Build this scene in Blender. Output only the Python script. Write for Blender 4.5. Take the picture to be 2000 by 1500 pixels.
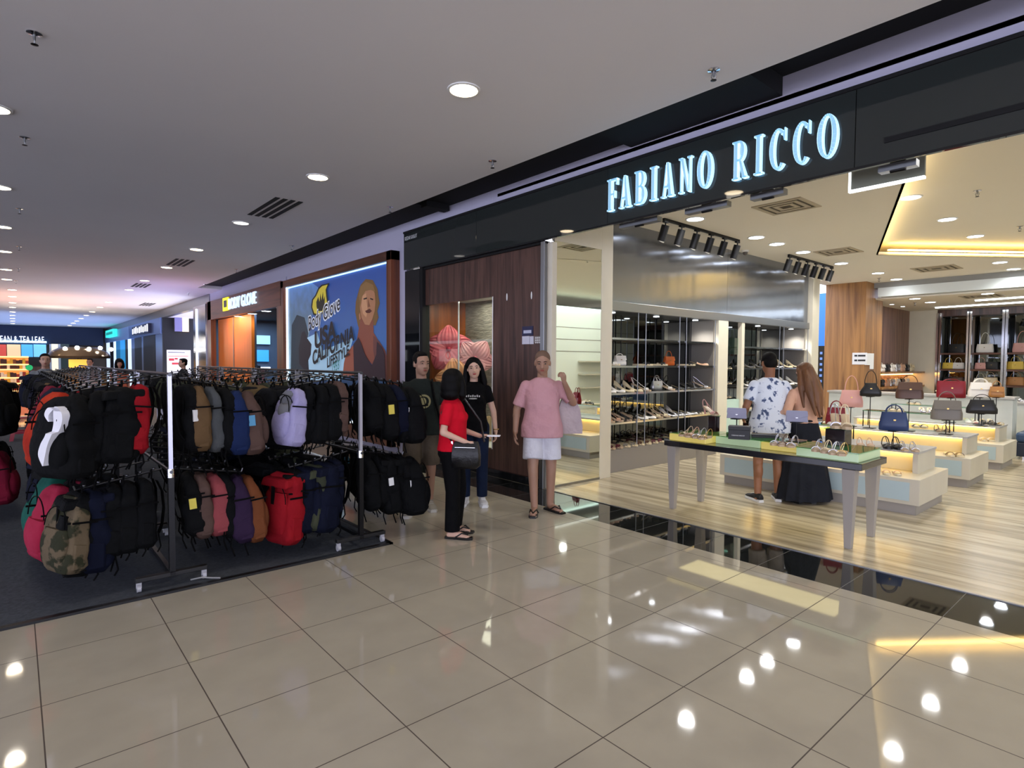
import bpy, bmesh, math, random
from mathutils import Vector, Matrix, noise
random.seed(7)
for _o in list(bpy.data.objects): bpy.data.objects.remove(_o)
SC = bpy.context.scene
COL = SC.collection
PI = math.pi

# ------------------------------------------------------------------ camera
FPX = 1137.156; PITCH = -0.0377302; ROLL = 0.0060522; YAW = 0.7081383; CAMH = 1.586571
_F = Vector((math.sin(YAW)*math.cos(PITCH), math.cos(YAW)*math.cos(PITCH), math.sin(PITCH)))
_R = Vector((math.cos(YAW), -math.sin(YAW), 0)); _U = _R.cross(_F)
_R, _U = _R*math.cos(ROLL)+_U*math.sin(ROLL), -_R*math.sin(ROLL)+_U*math.cos(ROLL)
EYE = Vector((0, 0, CAMH))
cam_data = bpy.data.cameras.new('camera'); cam = bpy.data.objects.new('camera', cam_data); COL.objects.link(cam)
cam.matrix_world = Matrix(((_R.x, _U.x, -_F.x, 0), (_R.y, _U.y, -_F.y, 0), (_R.z, _U.z, -_F.z, CAMH), (0, 0, 0, 1)))
cam_data.sensor_fit = 'HORIZONTAL'; cam_data.sensor_width = 36.0; cam_data.lens = 36.0*FPX/2000.0
cam_data.clip_start = 0.05; cam_data.clip_end = 300
SC.camera = cam
# where a sight line meets a wall plane (used to measure real positions off the photograph)
def ray(px, py): return _F + _R*((px-1000)/FPX) + _U*((750-py)/FPX)
def onx(px, py, x): d = ray(px, py); return EYE + d*(x/d.x)
def ony(px, py, y): d = ray(px, py); return EYE + d*(y/d.y)
def onz(px, py, z=0.0): d = ray(px, py); return EYE + d*((z-CAMH)/d.z)

# ------------------------------------------------------------------ view and ambient light
SC.view_settings.view_transform = 'Standard'; SC.view_settings.look = 'None'
SC.view_settings.gamma = 1.0; SC.view_settings.exposure = 0.45
try: SC.view_settings.use_curve_mapping = False
except Exception: pass
WORLD = bpy.data.worlds.new('mall'); SC.world = WORLD; WORLD.use_nodes = True
WORLD.node_tree.nodes['Background'].inputs[0].default_value = (3.0, 3.1, 3.9, 1)
WORLD.node_tree.nodes['Background'].inputs[1].default_value = 1.0
P_MALL = 40.0; P_SHOP = 100.0     # watts of one corridor downlight / one shop downlight
def lamp(name, kind, loc, energy, color=(1, 1, 1), size=0.1, sizey=None, rot=None, spot=2.7, blend=1.0, parent=None):
    d = bpy.data.lights.new(name, kind); d.energy = energy; d.color = color
    if kind == 'AREA':
        d.size = size
        if sizey: d.shape = 'RECTANGLE'; d.size_y = sizey
    else:
        d.shadow_soft_size = size
    if kind == 'SPOT': d.spot_size = spot; d.spot_blend = blend
    o = bpy.data.objects.new(name, d); COL.objects.link(o); o.location = loc
    if rot: o.rotation_euler = rot
    if parent: o.parent = parent
    return o
# coloured glow that the shops throw over the far corridor
lamp('pink_shop_glow', 'AREA', (0.5, 27.5, 2.2), 70, (1.0, .50, .36), 5, 5, (PI, 0, 0))
lamp('blue_shop_glow', 'AREA', (1.5, 42, 2.2), 260, (.35, .5, 1.0), 9, 12, (PI, 0, 0))
lamp('violet_shop_glow', 'AREA', (3.6, 21, 2.4), 25, (.5, .45, 1.0), 1.5, 5, (PI, 0, 0))

# ------------------------------------------------------------------ mesh helpers
class MB:
    def __init__(s): s.v = []; s.f = []; s.m = []
    def add(s, vs, fs, mi=0, M=None):
        b = len(s.v)
        for v in vs:
            v = Vector(v); s.v.append(M @ v if M is not None else v)
        for f in fs: s.f.append(tuple(i+b for i in f)); s.m.append(mi)
        return s
    def box(s, x0, y0, z0, x1, y1, z1, mi=0, M=None):
        if x0 > x1: x0, x1 = x1, x0
        if y0 > y1: y0, y1 = y1, y0
        if z0 > z1: z0, z1 = z1, z0
        vs = [(x0, y0, z0), (x1, y0, z0), (x1, y1, z0), (x0, y1, z0), (x0, y0, z1), (x1, y0, z1), (x1, y1, z1), (x0, y1, z1)]
        fs = [(0, 3, 2, 1), (4, 5, 6, 7), (0, 1, 5, 4), (1, 2, 6, 5), (2, 3, 7, 6), (3, 0, 4, 7)]
        return s.add(vs, fs, mi, M)
    def cbox(s, c, d, mi=0, M=None):
        return s.box(c[0]-d[0]/2, c[1]-d[1]/2, c[2]-d[2]/2, c[0]+d[0]/2, c[1]+d[1]/2, c[2]+d[2]/2, mi, M)
    def loft(s, rings, mi=0, cap=True, M=None, closed=False):
        n = len(rings[0]); vs = [p for r in rings for p in r]; fs = []
        k = len(rings)
        for i in range(k-1 if not closed else k):
            a = i*n; b = ((i+1) % k)*n
            for j in range(n): fs.append((a+j, a+(j+1) % n, b+(j+1) % n, b+j))
        if cap and not closed:
            fs.append(tuple(reversed(range(n)))); fs.append(tuple((k-1)*n+j for j in range(n)))
        return s.add(vs, fs, mi, M)
    def tube(s, pts, r, n=8, mi=0, M=None, closed=False):
        pts = [Vector(p) for p in pts]; rr = r if isinstance(r, (list, tuple)) else [r]*len(pts)
        rings = []; prev = None; k = len(pts)
        for i, p in enumerate(pts):
            if closed: t = pts[(i+1) % k]-pts[i-1]
            else: t = pts[min(i+1, k-1)]-pts[max(i-1, 0)]
            if t.length < 1e-9: t = Vector((0, 0, 1))
            t.normalize()
            if prev is None:
                a = Vector((0, 0, 1)) if abs(t.z) < .9 else Vector((1, 0, 0)); u = t.cross(a).normalized()
            else:
                u = (prev - t*prev.dot(t))
                u = u.normalized() if u.length > 1e-6 else t.orthogonal().normalized()
            prev = u; w = t.cross(u)
            rings.append([p+u*(rr[i]*math.cos(q*2*PI/n))+w*(rr[i]*math.sin(q*2*PI/n)) for q in range(n)])
        return s.loft(rings, mi, not closed, M, closed)
    def cyl(s, p0, p1, r0, r1=None, n=16, mi=0, M=None):
        return s.tube([p0, p1], [r0, r0 if r1 is None else r1], n, mi, M)
    def ellip(s, c, r, nu=14, nv=9, mi=0, M=None, R=None):
        if not isinstance(r, (list, tuple)): r = (r, r, r)
        c = Vector(c); vs = []; fs = []
        for i in range(1, nv):
            t = PI*i/nv
            for j in range(nu):
                a = 2*PI*j/nu
                p = Vector((r[0]*math.sin(t)*math.cos(a), r[1]*math.sin(t)*math.sin(a), r[2]*math.cos(t)))
                vs.append(c+(R @ p if R is not None else p))
        top = Vector((0, 0, r[2])); vs.append(c+(R @ top if R is not None else top)); vs.append(c-(R @ top if R is not None else top))
        T = len(vs)-2; B = T+1
        for j in range(nu): fs.append((T, j, (j+1) % nu)); fs.append((B, (nv-2)*nu+(j+1) % nu, (nv-2)*nu+j))
        for i in range(nv-2):
            for j in range(nu): fs.append((i*nu+j, (i+1)*nu+j, (i+1)*nu+(j+1) % nu, i*nu+(j+1) % nu))
        return s.add(vs, fs, mi, M)
    def lathe(s, prof, c=(0, 0, 0), n=24, mi=0, M=None):
        rings = [[(c[0]+r*math.cos(2*PI*j/n), c[1]+r*math.sin(2*PI*j/n), c[2]+z) for j in range(n)] for r, z in prof]
        return s.loft(rings, mi, True, M)
    def prism(s, poly, a, b, axis='z', mi=0, M=None):
        def P(p, h):
            if axis == 'z': return (p[0], p[1], h)
            if axis == 'x': return (h, p[0], p[1])
            return (p[0], h, p[1])
        n = len(poly)
        vs = [P(p, a) for p in poly]+[P(p, b) for p in poly]
        fs = [tuple(range(n)), tuple(reversed(range(n, 2*n)))]+[(i, i+n, (i+1) % n+n, (i+1) % n) for i in range(n)]
        return s.add(vs, fs, mi, M)
    def build(s, name, mats, parent=None, smooth=False, bevel=0.0, fix=True, angle=0.7):
        me = bpy.data.meshes.new(name); me.from_pydata([tuple(v) for v in s.v], [], s.f)
        if not isinstance(mats, (list, tuple)): mats = [mats]
        for m in mats: me.materials.append(m)
        if len(mats) > 1: me.polygons.foreach_set('material_index', s.m)
        if fix:
            bm = bmesh.new(); bm.from_mesh(me); bmesh.ops.recalc_face_normals(bm, faces=bm.faces); bm.to_mesh(me); bm.free()
        if smooth:
            me.polygons.foreach_set('use_smooth', [True]*len(me.polygons))
            try: me.set_sharp_from_angle(angle=angle)
            except Exception: pass
        o = bpy.data.objects.new(name, me); COL.objects.link(o)
        if parent is not None: o.parent = parent
        if bevel:
            md = o.modifiers.new('bevel', 'BEVEL'); md.width = bevel; md.segments = 2; md.limit_method = 'ANGLE'; md.angle_limit = 0.6
        return o
def tag(o, label=None, cat=None, group=None, kind=None):
    if label: o['label'] = label
    if cat: o['category'] = cat
    if group: o['group'] = group
    if kind: o['kind'] = kind
    return o
def thing(name, label, cat, loc=(0, 0, 0), rz=0.0, group=None):
    o = bpy.data.objects.new(name, None); COL.objects.link(o); o.location = loc; o.rotation_euler = (0, 0, rz); o.empty_display_size = .05
    return tag(o, label, cat, group)
def struct(o): o['kind'] = 'structure'; return o
def rel(o, root):
    """a part modelled in world coordinates, hung under an unrotated root"""
    o.parent = root; o.matrix_parent_inverse = Matrix.Translation(-root.location); return o
def copy_tree(o, parent=None, loc=None, rz=None):
    c = o.copy(); COL.objects.link(c)
    if parent is not None: c.parent = parent
    if loc is not None: c.location = loc
    if rz is not None: c.rotation_euler = (0, 0, rz)
    for ch in list(o.children): copy_tree(ch, c)
    return c
def remat(o, m):
    """give one copy its own material while it shares its mesh"""
    if len(o.material_slots):
        o.material_slots[0].link = 'OBJECT'; o.material_slots[0].material = m
def by_kind(root, kinds):
    return [c for c in root.children_recursive if c.name.split('.')[0] in kinds]
ORD = 'first second third fourth fifth sixth seventh eighth ninth tenth eleventh twelfth thirteenth fourteenth fifteenth sixteenth seventeenth eighteenth nineteenth twentieth'.split()
def nth(i): return ORD[i] if i < 20 else 'twenty-'+ORD[i-20]

# ------------------------------------------------------------------ materials
def lin(h):
    h = h.lstrip('#'); o = []
    for i in (0, 2, 4):
        c = int(h[i:i+2], 16)/255; o.append(c/12.92 if c <= .04045 else ((c+.055)/1.055)**2.4)
    return (*o, 1)
MATS = {}
def mat(name, hexc, rough=.6, metal=0.0, emit=0.0, ecol=None, coat=0.0, spec=.5, trans=0.0, alpha=1.0, ior=1.45, var=None, bump=None, sheen=0.0, var2=None, vscale=None):
    if name in MATS: return MATS[name]
    m = bpy.data.materials.new(name); m.use_nodes = True; nt = m.node_tree; b = nt.nodes['Principled BSDF']
    b.inputs['Base Color'].default_value = lin(hexc); b.inputs['Roughness'].default_value = rough; b.inputs['Metallic'].default_value = metal
    b.inputs['IOR'].default_value = ior
    b.inputs['Specular IOR Level'].default_value = (.12 if rough > .8 and spec == .5 else spec); b.inputs['Coat Weight'].default_value = coat; b.inputs['Coat Roughness'].default_value = .05
    b.inputs['Transmission Weight'].default_value = trans; b.inputs['Alpha'].default_value = alpha; b.inputs['Sheen Weight'].default_value = sheen
    if emit: b.inputs['Emission Color'].default_value = lin(ecol or hexc); b.inputs['Emission Strength'].default_value = emit
    N = nt.nodes; L = nt.links
    if var or bump:
        tc = N.new('ShaderNodeTexCoord'); mp = N.new('ShaderNodeMapping'); L.new(tc.outputs['Object'], mp.inputs[0])
        if vscale: mp.inputs['Scale'].default_value = vscale
    if var:                      # var = (other colour, scale, sharpness)
        nz = N.new('ShaderNodeTexNoise'); nz.inputs['Scale'].default_value = var[1]; nz.inputs['Detail'].default_value = 4
        L.new(mp.outputs[0], nz.inputs['Vector'])
        cr = N.new('ShaderNodeValToRGB'); w = var[2] if len(var) > 2 else .25
        cr.color_ramp.elements[0].position = .5-w; cr.color_ramp.elements[1].position = .5+w
        cr.color_ramp.elements[0].color = lin(hexc); cr.color_ramp.elements[1].color = lin(var[0])
        L.new(nz.outputs['Fac'], cr.inputs[0]); L.new(cr.outputs[0], b.inputs['Base Color'])
    if bump:
        nz = N.new('ShaderNodeTexNoise'); nz.inputs['Scale'].default_value = bump[0]; nz.inputs['Detail'].default_value = 3
        L.new(mp.outputs[0], nz.inputs['Vector'])
        bp = N.new('ShaderNodeBump'); bp.inputs['Strength'].default_value = bump[1]; bp.inputs['Distance'].default_value = bump[2] if len(bump) > 2 else .01
        L.new(nz.outputs['Fac'], bp.inputs['Height']); L.new(bp.outputs[0], b.inputs['Normal'])
    MATS[name] = m; return m
def grid_mat(name, hexc, grout, x0, y0, step, gw, rough, var=None, xg=True):
    m = bpy.data.materials.new(name); m.use_nodes = True; nt = m.node_tree; b = nt.nodes['Principled BSDF']; N = nt.nodes; L = nt.links
    g = N.new('ShaderNodeNewGeometry'); sp = N.new('ShaderNodeSeparateXYZ'); L.new(g.outputs['Position'], sp.inputs[0])
    def mth(op, a, bb=None, c=None):
        n = N.new('ShaderNodeMath'); n.operation = op
        for i, q in enumerate((a, bb, c)):
            if q is None: continue
            if isinstance(q, (int, float)): n.inputs[i].default_value = q
            else: L.new(q, n.inputs[i])
        return n.outputs[0]
    def line(out, o0):
        d = mth('ABSOLUTE', mth('SUBTRACT', mth('FRACT', mth('ADD', mth('DIVIDE', mth('SUBTRACT', out, o0), step), .5)), .5))
        return mth('LESS_THAN', d, gw/step/2)
    ly = line(sp.outputs[1], y0)
    fac = mth('MAXIMUM', line(sp.outputs[0], x0), ly) if xg else ly
    mx = N.new('ShaderNodeMix'); mx.data_type = 'RGBA'; L.new(fac, mx.inputs[0])
    mx.inputs[6].default_value = lin(hexc); mx.inputs[7].default_value = lin(grout)
    if var:
        nz = N.new('ShaderNodeTexNoise'); nz.inputs['Scale'].default_value = var[1]; nz.inputs['Detail'].default_value = 5; L.new(g.outputs['Position'], nz.inputs['Vector'])
        cr = N.new('ShaderNodeValToRGB'); cr.color_ramp.elements[0].position = .35; cr.color_ramp.elements[1].position = .65
        cr.color_ramp.elements[0].color = lin(hexc); cr.color_ramp.elements[1].color = lin(var[0]); L.new(nz.outputs['Fac'], cr.inputs[0]); L.new(cr.outputs[0], mx.inputs[6])
    L.new(mx.outputs[2], b.inputs['Base Color'])
    rr = N.new('ShaderNodeMix'); L.new(fac, rr.inputs[0]); rr.inputs[2].default_value = rough; rr.inputs[3].default_value = .7; L.new(rr.outputs[0], b.inputs['Roughness'])
    bp = N.new('ShaderNodeBump'); bp.inputs['Strength'].default_value = .4; bp.inputs['Distance'].default_value = .002; bp.invert = True; L.new(fac, bp.inputs['Height']); L.new(bp.outputs[0], b.inputs['Normal'])
    MATS[name] = m; return m
def wood_mat(name, dark, light, along, across, rough=.4, scale=1.0, plank=None, coat=0.0):
    """streaky timber: grain runs along the axis whose scale is small"""
    m = bpy.data.materials.new(name); m.use_nodes = True; nt = m.node_tree; b = nt.nodes['Principled BSDF']; N = nt.nodes; L = nt.links
    tc = N.new('ShaderNodeTexCoord'); mp = N.new('ShaderNodeMapping'); L.new(tc.outputs['Object'], mp.inputs[0])
    sc = [across]*3; sc[along] = across*.06; mp.inputs['Scale'].default_value = sc
    nz = N.new('ShaderNodeTexNoise'); nz.inputs['Scale'].default_value = scale; nz.inputs['Detail'].default_value = 7; nz.inputs['Roughness'].default_value = .6; nz.inputs['Distortion'].default_value = .6
    L.new(mp.outputs[0], nz.inputs['Vector'])
    cr = N.new('ShaderNodeValToRGB'); cr.color_ramp.elements[0].position = .36; cr.color_ramp.elements[1].position = .6
    cr.color_ramp.elements[0].color = lin(dark); cr.color_ramp.elements[1].color = lin(light); L.new(nz.outputs['Fac'], cr.inputs[0])
    L.new(cr.outputs[0], b.inputs['Base Color']); b.inputs['Roughness'].default_value = rough; b.inputs['Coat Weight'].default_value = coat
    MATS[name] = m; return m

M_tile = grid_mat('polished_beige_tile', '#a39c8d', '#463c34', 0.06561, 0.37182, 0.6, .0055, .045, ('#aaa393', 3.0))
M_granite = grid_mat('black_granite', '#17191a', '#5c5c58', 0.06561, 0.37182, 0.6, .004, .03, ('#1d2021', 60), xg=False)
M_ceil = mat('ceiling_paint', '#dedbdd', .85, var=('#e4e1e2', .7, .3))
M_black = mat('matt_black_paint', '#050507', .8)
M_blackgloss = mat('glossy_black_panel', '#15171a', .03, spec=.7)
M_fascia = mat('glossy_charcoal_fascia', '#2b2f2e', .03, spec=.6)
M_wallpaint = mat('lavender_wall_paint', '#bab7cc', .8)
M_cream = mat('cream_laminate', '#cfc8b4', .45, var=('#d6cfbc', 4, .3))
M_shopceil = mat('shop_ceiling_paint', '#e6e0d2', .85)
M_white = mat('white_paint', '#e4e4e2', .5)
M_chrome = mat('chrome', '#d8d8dc', .12, 1.0)
M_dimchrome = mat('dull_chrome', '#55565a', .35, 1.0)
M_steel = mat('brushed_steel', '#8f9194', .35, 1.0)
M_darkmetal = mat('dark_metal', '#1a1a1c', .35, .6)
M_blackplastic = mat('black_plastic', '#101012', .45)
M_mirror = mat('mirror_glass', '#e8ece6', .01, 1.0)
M_darkmirror = mat('tinted_mirror_glass', '#6d7070', .02, 1.0)
M_carpet = mat('grey_needle_carpet', '#3c4047', .95, var=('#4a4e55', 45, .2), bump=(400, .4, .004))
M_shopwood = wood_mat('pale_oak_floor', '#8c8069', '#c6baa0', 1, 9.0, .22)
M_walnut = wood_mat('dark_walnut_panel', '#352420', '#5d4239', 2, 14.0, .3)
M_cherry = wood_mat('red_brown_wood', '#4a2616', '#7a4226', 2, 8.0, .35)
M_cherryh = wood_mat('red_brown_wood_horizontal', '#4a2818', '#6e4028', 1, 8.0, .4)
M_oak = wood_mat('honey_oak_cladding', '#775231', '#a87a48', 2, 7.0, .45)
M_greywood = wood_mat('pale_ash_laminate', '#b3a78c', '#cfc5ab', 0, 8.0, .45)
M_light = mat('lamp_diffuser', '#fff4e0', .5, emit=9.0, ecol='#fff0d8')
M_coollight = mat('cool_lamp_diffuser', '#f2f8ff', .5, emit=12.0, ecol='#eef6ff')
M_warmled = mat('warm_led_strip', '#ffd76a', .5, emit=5.0, ecol='#ffd25a')
def glass_mat(name, tint='#eef6f2', refl=.03, rough=.0):
    m = bpy.data.materials.new(name); m.use_nodes = True; nt = m.node_tree; N = nt.nodes; L = nt.links; N.remove(N['Principled BSDF'])
    tr = N.new('ShaderNodeBsdfTransparent'); tr.inputs[0].default_value = lin(tint); gl = N.new('ShaderNodeBsdfGlossy'); gl.inputs['Roughness'].default_value = rough
    fr = N.new('ShaderNodeFresnel'); fr.inputs[0].default_value = 1.45; mx = N.new('ShaderNodeMixShader')
    ad = N.new('ShaderNodeMath'); ad.operation = 'ADD'; ad.inputs[1].default_value = refl; gm = N.new('ShaderNodeNewGeometry'); iv = N.new('ShaderNodeMath'); iv.operation = 'SUBTRACT'; iv.inputs[0].default_value = 1; L.new(gm.outputs['Backfacing'], iv.inputs[1]); ml = N.new('ShaderNodeMath'); ml.operation = 'MULTIPLY'; L.new(fr.outputs[0], ml.inputs[0]); L.new(iv.outputs[0], ml.inputs[1]); L.new(ml.outputs[0], ad.inputs[0])
    L.new(ad.outputs[0], mx.inputs[0]); L.new(tr.outputs[0], mx.inputs[1]); L.new(gl.outputs[0], mx.inputs[2]); L.new(mx.outputs[0], N['Material Output'].inputs[0])
    MATS[name] = m; return m
M_glass = glass_mat('clear_glass')
M_greenglass = glass_mat('green_edged_glass', '#b9dcc8', .1)

# ================================================================== STRUCTURE
XF = 5.006       # shop front plane
struct(MB().box(-14, -9, -.1, 4.415, 64, 0).build('floor', M_tile))
struct(MB().box(4.415, 8.75, -.1, 5.05, 64, 0).build('floor_tiles_by_far_shops', M_tile))
struct(MB().box(4.415, -9, -.1, 5.01, 8.75, .0).build('trim_1', M_granite))
struct(MB().box(5.01, -9, -.1, 27, 8.6, .0).build('floor_shop', M_shopwood))
o = struct(MB().box(5.005, -9, 0, 5.03, 5.2, .006).build('trim_2', M_steel))
# corridor ceiling with its open slot along the shops
cb = MB()
cb.box(-14, -9, 3.8, 4.33, 64, 4.3)
cb.box(4.33, 19.9, 3.8, 5.4, 64, 4.3)
struct(cb.build('ceiling', M_ceil))
sb = MB()
sb.box(4.3, -9, 4.03, 5.2, 2.35, 4.3); sb.box(4.33, 2.35, 3.87, 5.2, 3.95, 4.3); sb.box(4.33, 3.95, 3.93, 5.2, 7.5, 4.3); sb.box(4.33, 7.5, 3.9, 5.2, 19.9, 4.3)
sb.box(4.315, -9, 3.802, 4.335, 19.9, 4.05)
sb.box(4.6, 7.3, 3.84, 5.0, 7.45, 3.95)
struct(sb.build('ceiling_slot', M_black))
# shop side wall above the shop fronts
wb = MB()
wb.box(5.03, -9, 3.12, 5.1, 8.6, 4.1); wb.box(5.03, 8.6, 0, 5.2, 8.78, 4.1); wb.box(5.03, 8.78, 3.3, 5.2, 21.4, 4.0); wb.box(5.03, 8.78, 0, 5.2, 14.3, 3.3)
wb.box(5.0, 14.2, 3.3, 5.05, 14.42, 3.6)
struct(wb.build('wall_right', M_wallpaint))
# far shops' side of the corridor, and the far end
YN = 24.6
fw = MB(); fw.box(5.0, 21.4, 3.45, 5.2, 64, 3.8); struct(fw.build('wall_right_far', M_steel))
struct(MB().box(-14, 63.5, 0, 8, 64, 3.8).build('wall_end', mat('far_end_wall', '#2c3348', .8)))
# opposite side of the corridor, seen only mirrored in the glossy fronts
struct(MB().box(-14.2, 21, 0, -14, 64, 3.8).build('wall_left', mat('opposite_wall', '#2a2c34', .7)))
og = thing('opposite_shop_signs', 'bright band and round-logo sign across the corridor, mirrored in the dark glass', 'shop sign', (-13.95, 30, 2))
rel(MB().box(-13.98, 27, 2.9, -13.9, 48, 3.1).build('light_band', mat('cool_band', '#e8f6ff', .5, emit=.8)), og)
for y in (25.5, 34, 41): rel(MB().box(-13.98, y, 1.6, -13.9, y+2.4, 2.5).build('sign_panel', mat('white_sign_panel', '#e8ecf0', .5, emit=.6)), og)
for y in (26.7, 35.2): rel(MB().tube([(-13.88, y+.25*math.cos(a), 2.05+.25*math.sin(a)) for a in [i*PI/8 for i in range(16)]], .05, 6, closed=True).build('red_ring', mat('red_sign', '#d01c28', .5, emit=.8)), og)
# ---- the shoe shop's shell
SY = 5.4
ZC = 3.6
A = (7.54, 2.13); B_ = (12.15, 3.84); C_ = (14.42, 2.12)
# tray edges run on towards the shop's right side
def lerp2(p, q, t): return (p[0]+(q[0]-p[0])*t, p[1]+(q[1]-p[1])*t)
A2 = lerp2(B_, A, 2.0); C2 = lerp2(B_, C_, 3.2)
cl = MB()
# lower ceiling: the wall side of the tray, and the part beyond it
P0 = (5.03, 6.2); P1 = (5.03, -9); P2 = (16.3, 6.2); P3 = (16.3, C2[1])
edgeA = (5.03, A[1]+(5.03-A[0])*(B_[1]-A[1])/(B_[0]-A[0]))
cl.prism([edgeA, B_, P2, P0], ZC, ZC+.02)
cl.prism([B_, C2, (19, C2[1]), (19, 6.2), P2], ZC, ZC+.02)
struct(cl.build('ceiling_shop', M_shopceil))
tr = MB(); tr.box(5.03, -9, ZC+.22, 20, 6.2, ZC+.26)
struct(tr.build('ceiling_shop_tray', M_shopceil))
te = MB()
def edge_strip(mb, p, q, z0, z1, th=.02):
    d = Vector((q[0]-p[0], q[1]-p[1], 0)).normalized(); n = Vector((-d.y, d.x, 0))*th
    mb.prism([(p[0], p[1]), (q[0], q[1]), (q[0]+n.x, q[1]+n.y), (p[0]+n.x, p[1]+n.y)], z0, z1)
edge_strip(te, edgeA, B_, ZC, ZC+.06, .03); edge_strip(te, B_, C2, ZC, ZC+.06, .03)
struct(te.build('trim_3', M_white))
# LED strips hidden in the tray, lighting it from the side
led = MB()
edge_strip(led, lerp2(B_, C2, .02), C2, ZC+.08, ZC+.10, -.06)
tag(led.build('cove_light_strip', mat('cove_led', '#ffcf5a', .5, emit=14, ecol='#ffd477')), 'warm yellow strip glowing along the raised ceiling tray of the shoe shop', 'light strip')
led = MB(); edge_strip(led, lerp2(edgeA, B_, .15), lerp2(edgeA, B_, .99), ZC+.08, ZC+.09, .05)
tag(led.build('cove_light_strip', mat('cove_led_soft', '#ffe9b8', .5, emit=9, ecol='#ffe2a0')), 'pale strip glowing along the slanting edge of the raised ceiling tray', 'light strip')
# bulkhead and the lower ceiling at the back
bk = MB(); bk.box(16.28, -9, 3.25, 16.6, 5.12, 3.47); struct(bk.build('beam_shop_back', mat('bulkhead_white', '#dfe6e6', .6)))
struct(MB().box(16.32, -9, 3.47, 16.7, 5.6, 3.62).build('beam_shop_shadow_gap', mat('bulkhead_grey', '#9a9a96', .7)))
struct(MB().box(16.45, -9, 3.2, 27, 6.2, 3.24).build('ceiling_shop_back', M_shopceil))
for i, (q1, q2) in enumerate((((1827, 600), (2000, 589)), ((1905, 586), (2000, 579)))):
    a = onz(q1[0], q1[1], 3.2); b = onz(q2[0], q2[1], 3.2); d = (b-a).normalized(); b = a+d*7
    s = MB(); s.tube([a-Vector((0, 0, .003)), b-Vector((0, 0, .003))], .03, 4)
    tag(s.build('linear_ceiling_light', mat('linear_light_glow', '#f2fbff', .5, emit=7, ecol='#eaf6ff')), ['thin white line light nearer the bag cabinet at the back of the shoe shop', 'thin white line light nearer the beam in the shoe shop ceiling'][i], 'ceiling light', 'line lights over the bag cabinet')
# walls of the shop
w = MB()
w.box(5.1, 8.5, 0, 27, 8.7, 3.8)
w.box(6.26, 5.95, 0, 14.2, 6.1, 3.6)
struct(w.build('wall_shop_side', M_cream))
struct(MB().box(21.3, -9, 0, 21.5, 6.2, 3.24).build('wall_shop_back', mat('shop_back_wall', '#6b665c', .6)))
struct(MB().box(16.98, 5.65, 0, 21.3, 5.8, 3.24).build('wall_alcove', wood_mat('russet_walnut', '#5c3a2a', '#86604c', 2, 10, .4)))
struct(MB().box(20.75, 4.95, 0, 21.3, 5.65, 3.24).build('column_cream', M_cream))
struct(MB().box(5.1, -9.02, 0, 27, -8.6, 3.8).build('wall_shop_far_side', mat('shop_right_wall', '#d4d9d4', .7)))
# blue gap between shelving and the timber column
gp = MB(); gp.box(17.6, 5.9, 0, 17.65, 8.4, 3.6)
struct(gp.build('wall_beyond_gap', mat('dark_blue_partition', '#0b1020', .4)))
gp = MB(); gp.box(17.5, 6.4, 2.1, 17.58, 8.2, 3.59)
struct(gp.build('window_1', mat('blue_lit_window', '#2f6fd0', .5, emit=.35, ecol='#4f8fe6')))
gl = thing('dotted_door_screen', 'x', 'screen', (17.49, 6.8, 0)); rel(MB().box(17.5, 6.4, .3, 17.53, 7.6, 2.1).build('panel', M_blackgloss), gl)
for i in range(7):
    for j in range(6): rel(MB().box(17.48, 6.5+j*.12, .9+i*.16, 17.5, 6.56+j*.12, .97+i*.16).build('dot', mat('blue_dot_glow', '#3a5aa0', .5, emit=.5, ecol='#8fb0f0')), gl)
tag(gl, 'dark screen with rows of small blue dots behind the timber column', 'screen')

# ---- fascia over the shoe shop
fz0, fz1 = 3.105, 3.70
fa = thing('shop_fascia', 'long glossy black fascia with raised pale blue lit lettering over the shoe shop', 'shop sign', (XF, 4, fz0))
for y0, y1 in ((-8.9, -2.0), (-1.995, 1.75), (1.755, 4.22), (4.225, 6.6), (6.605, 8.6)):
    rel(MB().box(XF-.03, y0, fz0, XF+.02, y1, fz1).build('board', M_fascia, bevel=.002), fa)
rel(MB().box(XF-.045, -8.9, fz1, XF+.02, 8.6, fz1+.03).build('top_edge', M_black), fa)
rel(MB().box(XF-.035, -8.9, fz0-.02, XF+.0, 8.1, fz0).build('bottom_edge', M_blackgloss), fa)
rel(MB().box(XF-.04, -.2, 3.235, XF-.028, 1.55, 3.275).build('slot', M_black), fa)
struct(MB().box(XF-.01, 8.14, 0, XF+.12, 8.6, fz0-.02).build('column_black_glass', M_blackgloss, bevel=.002))
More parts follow.
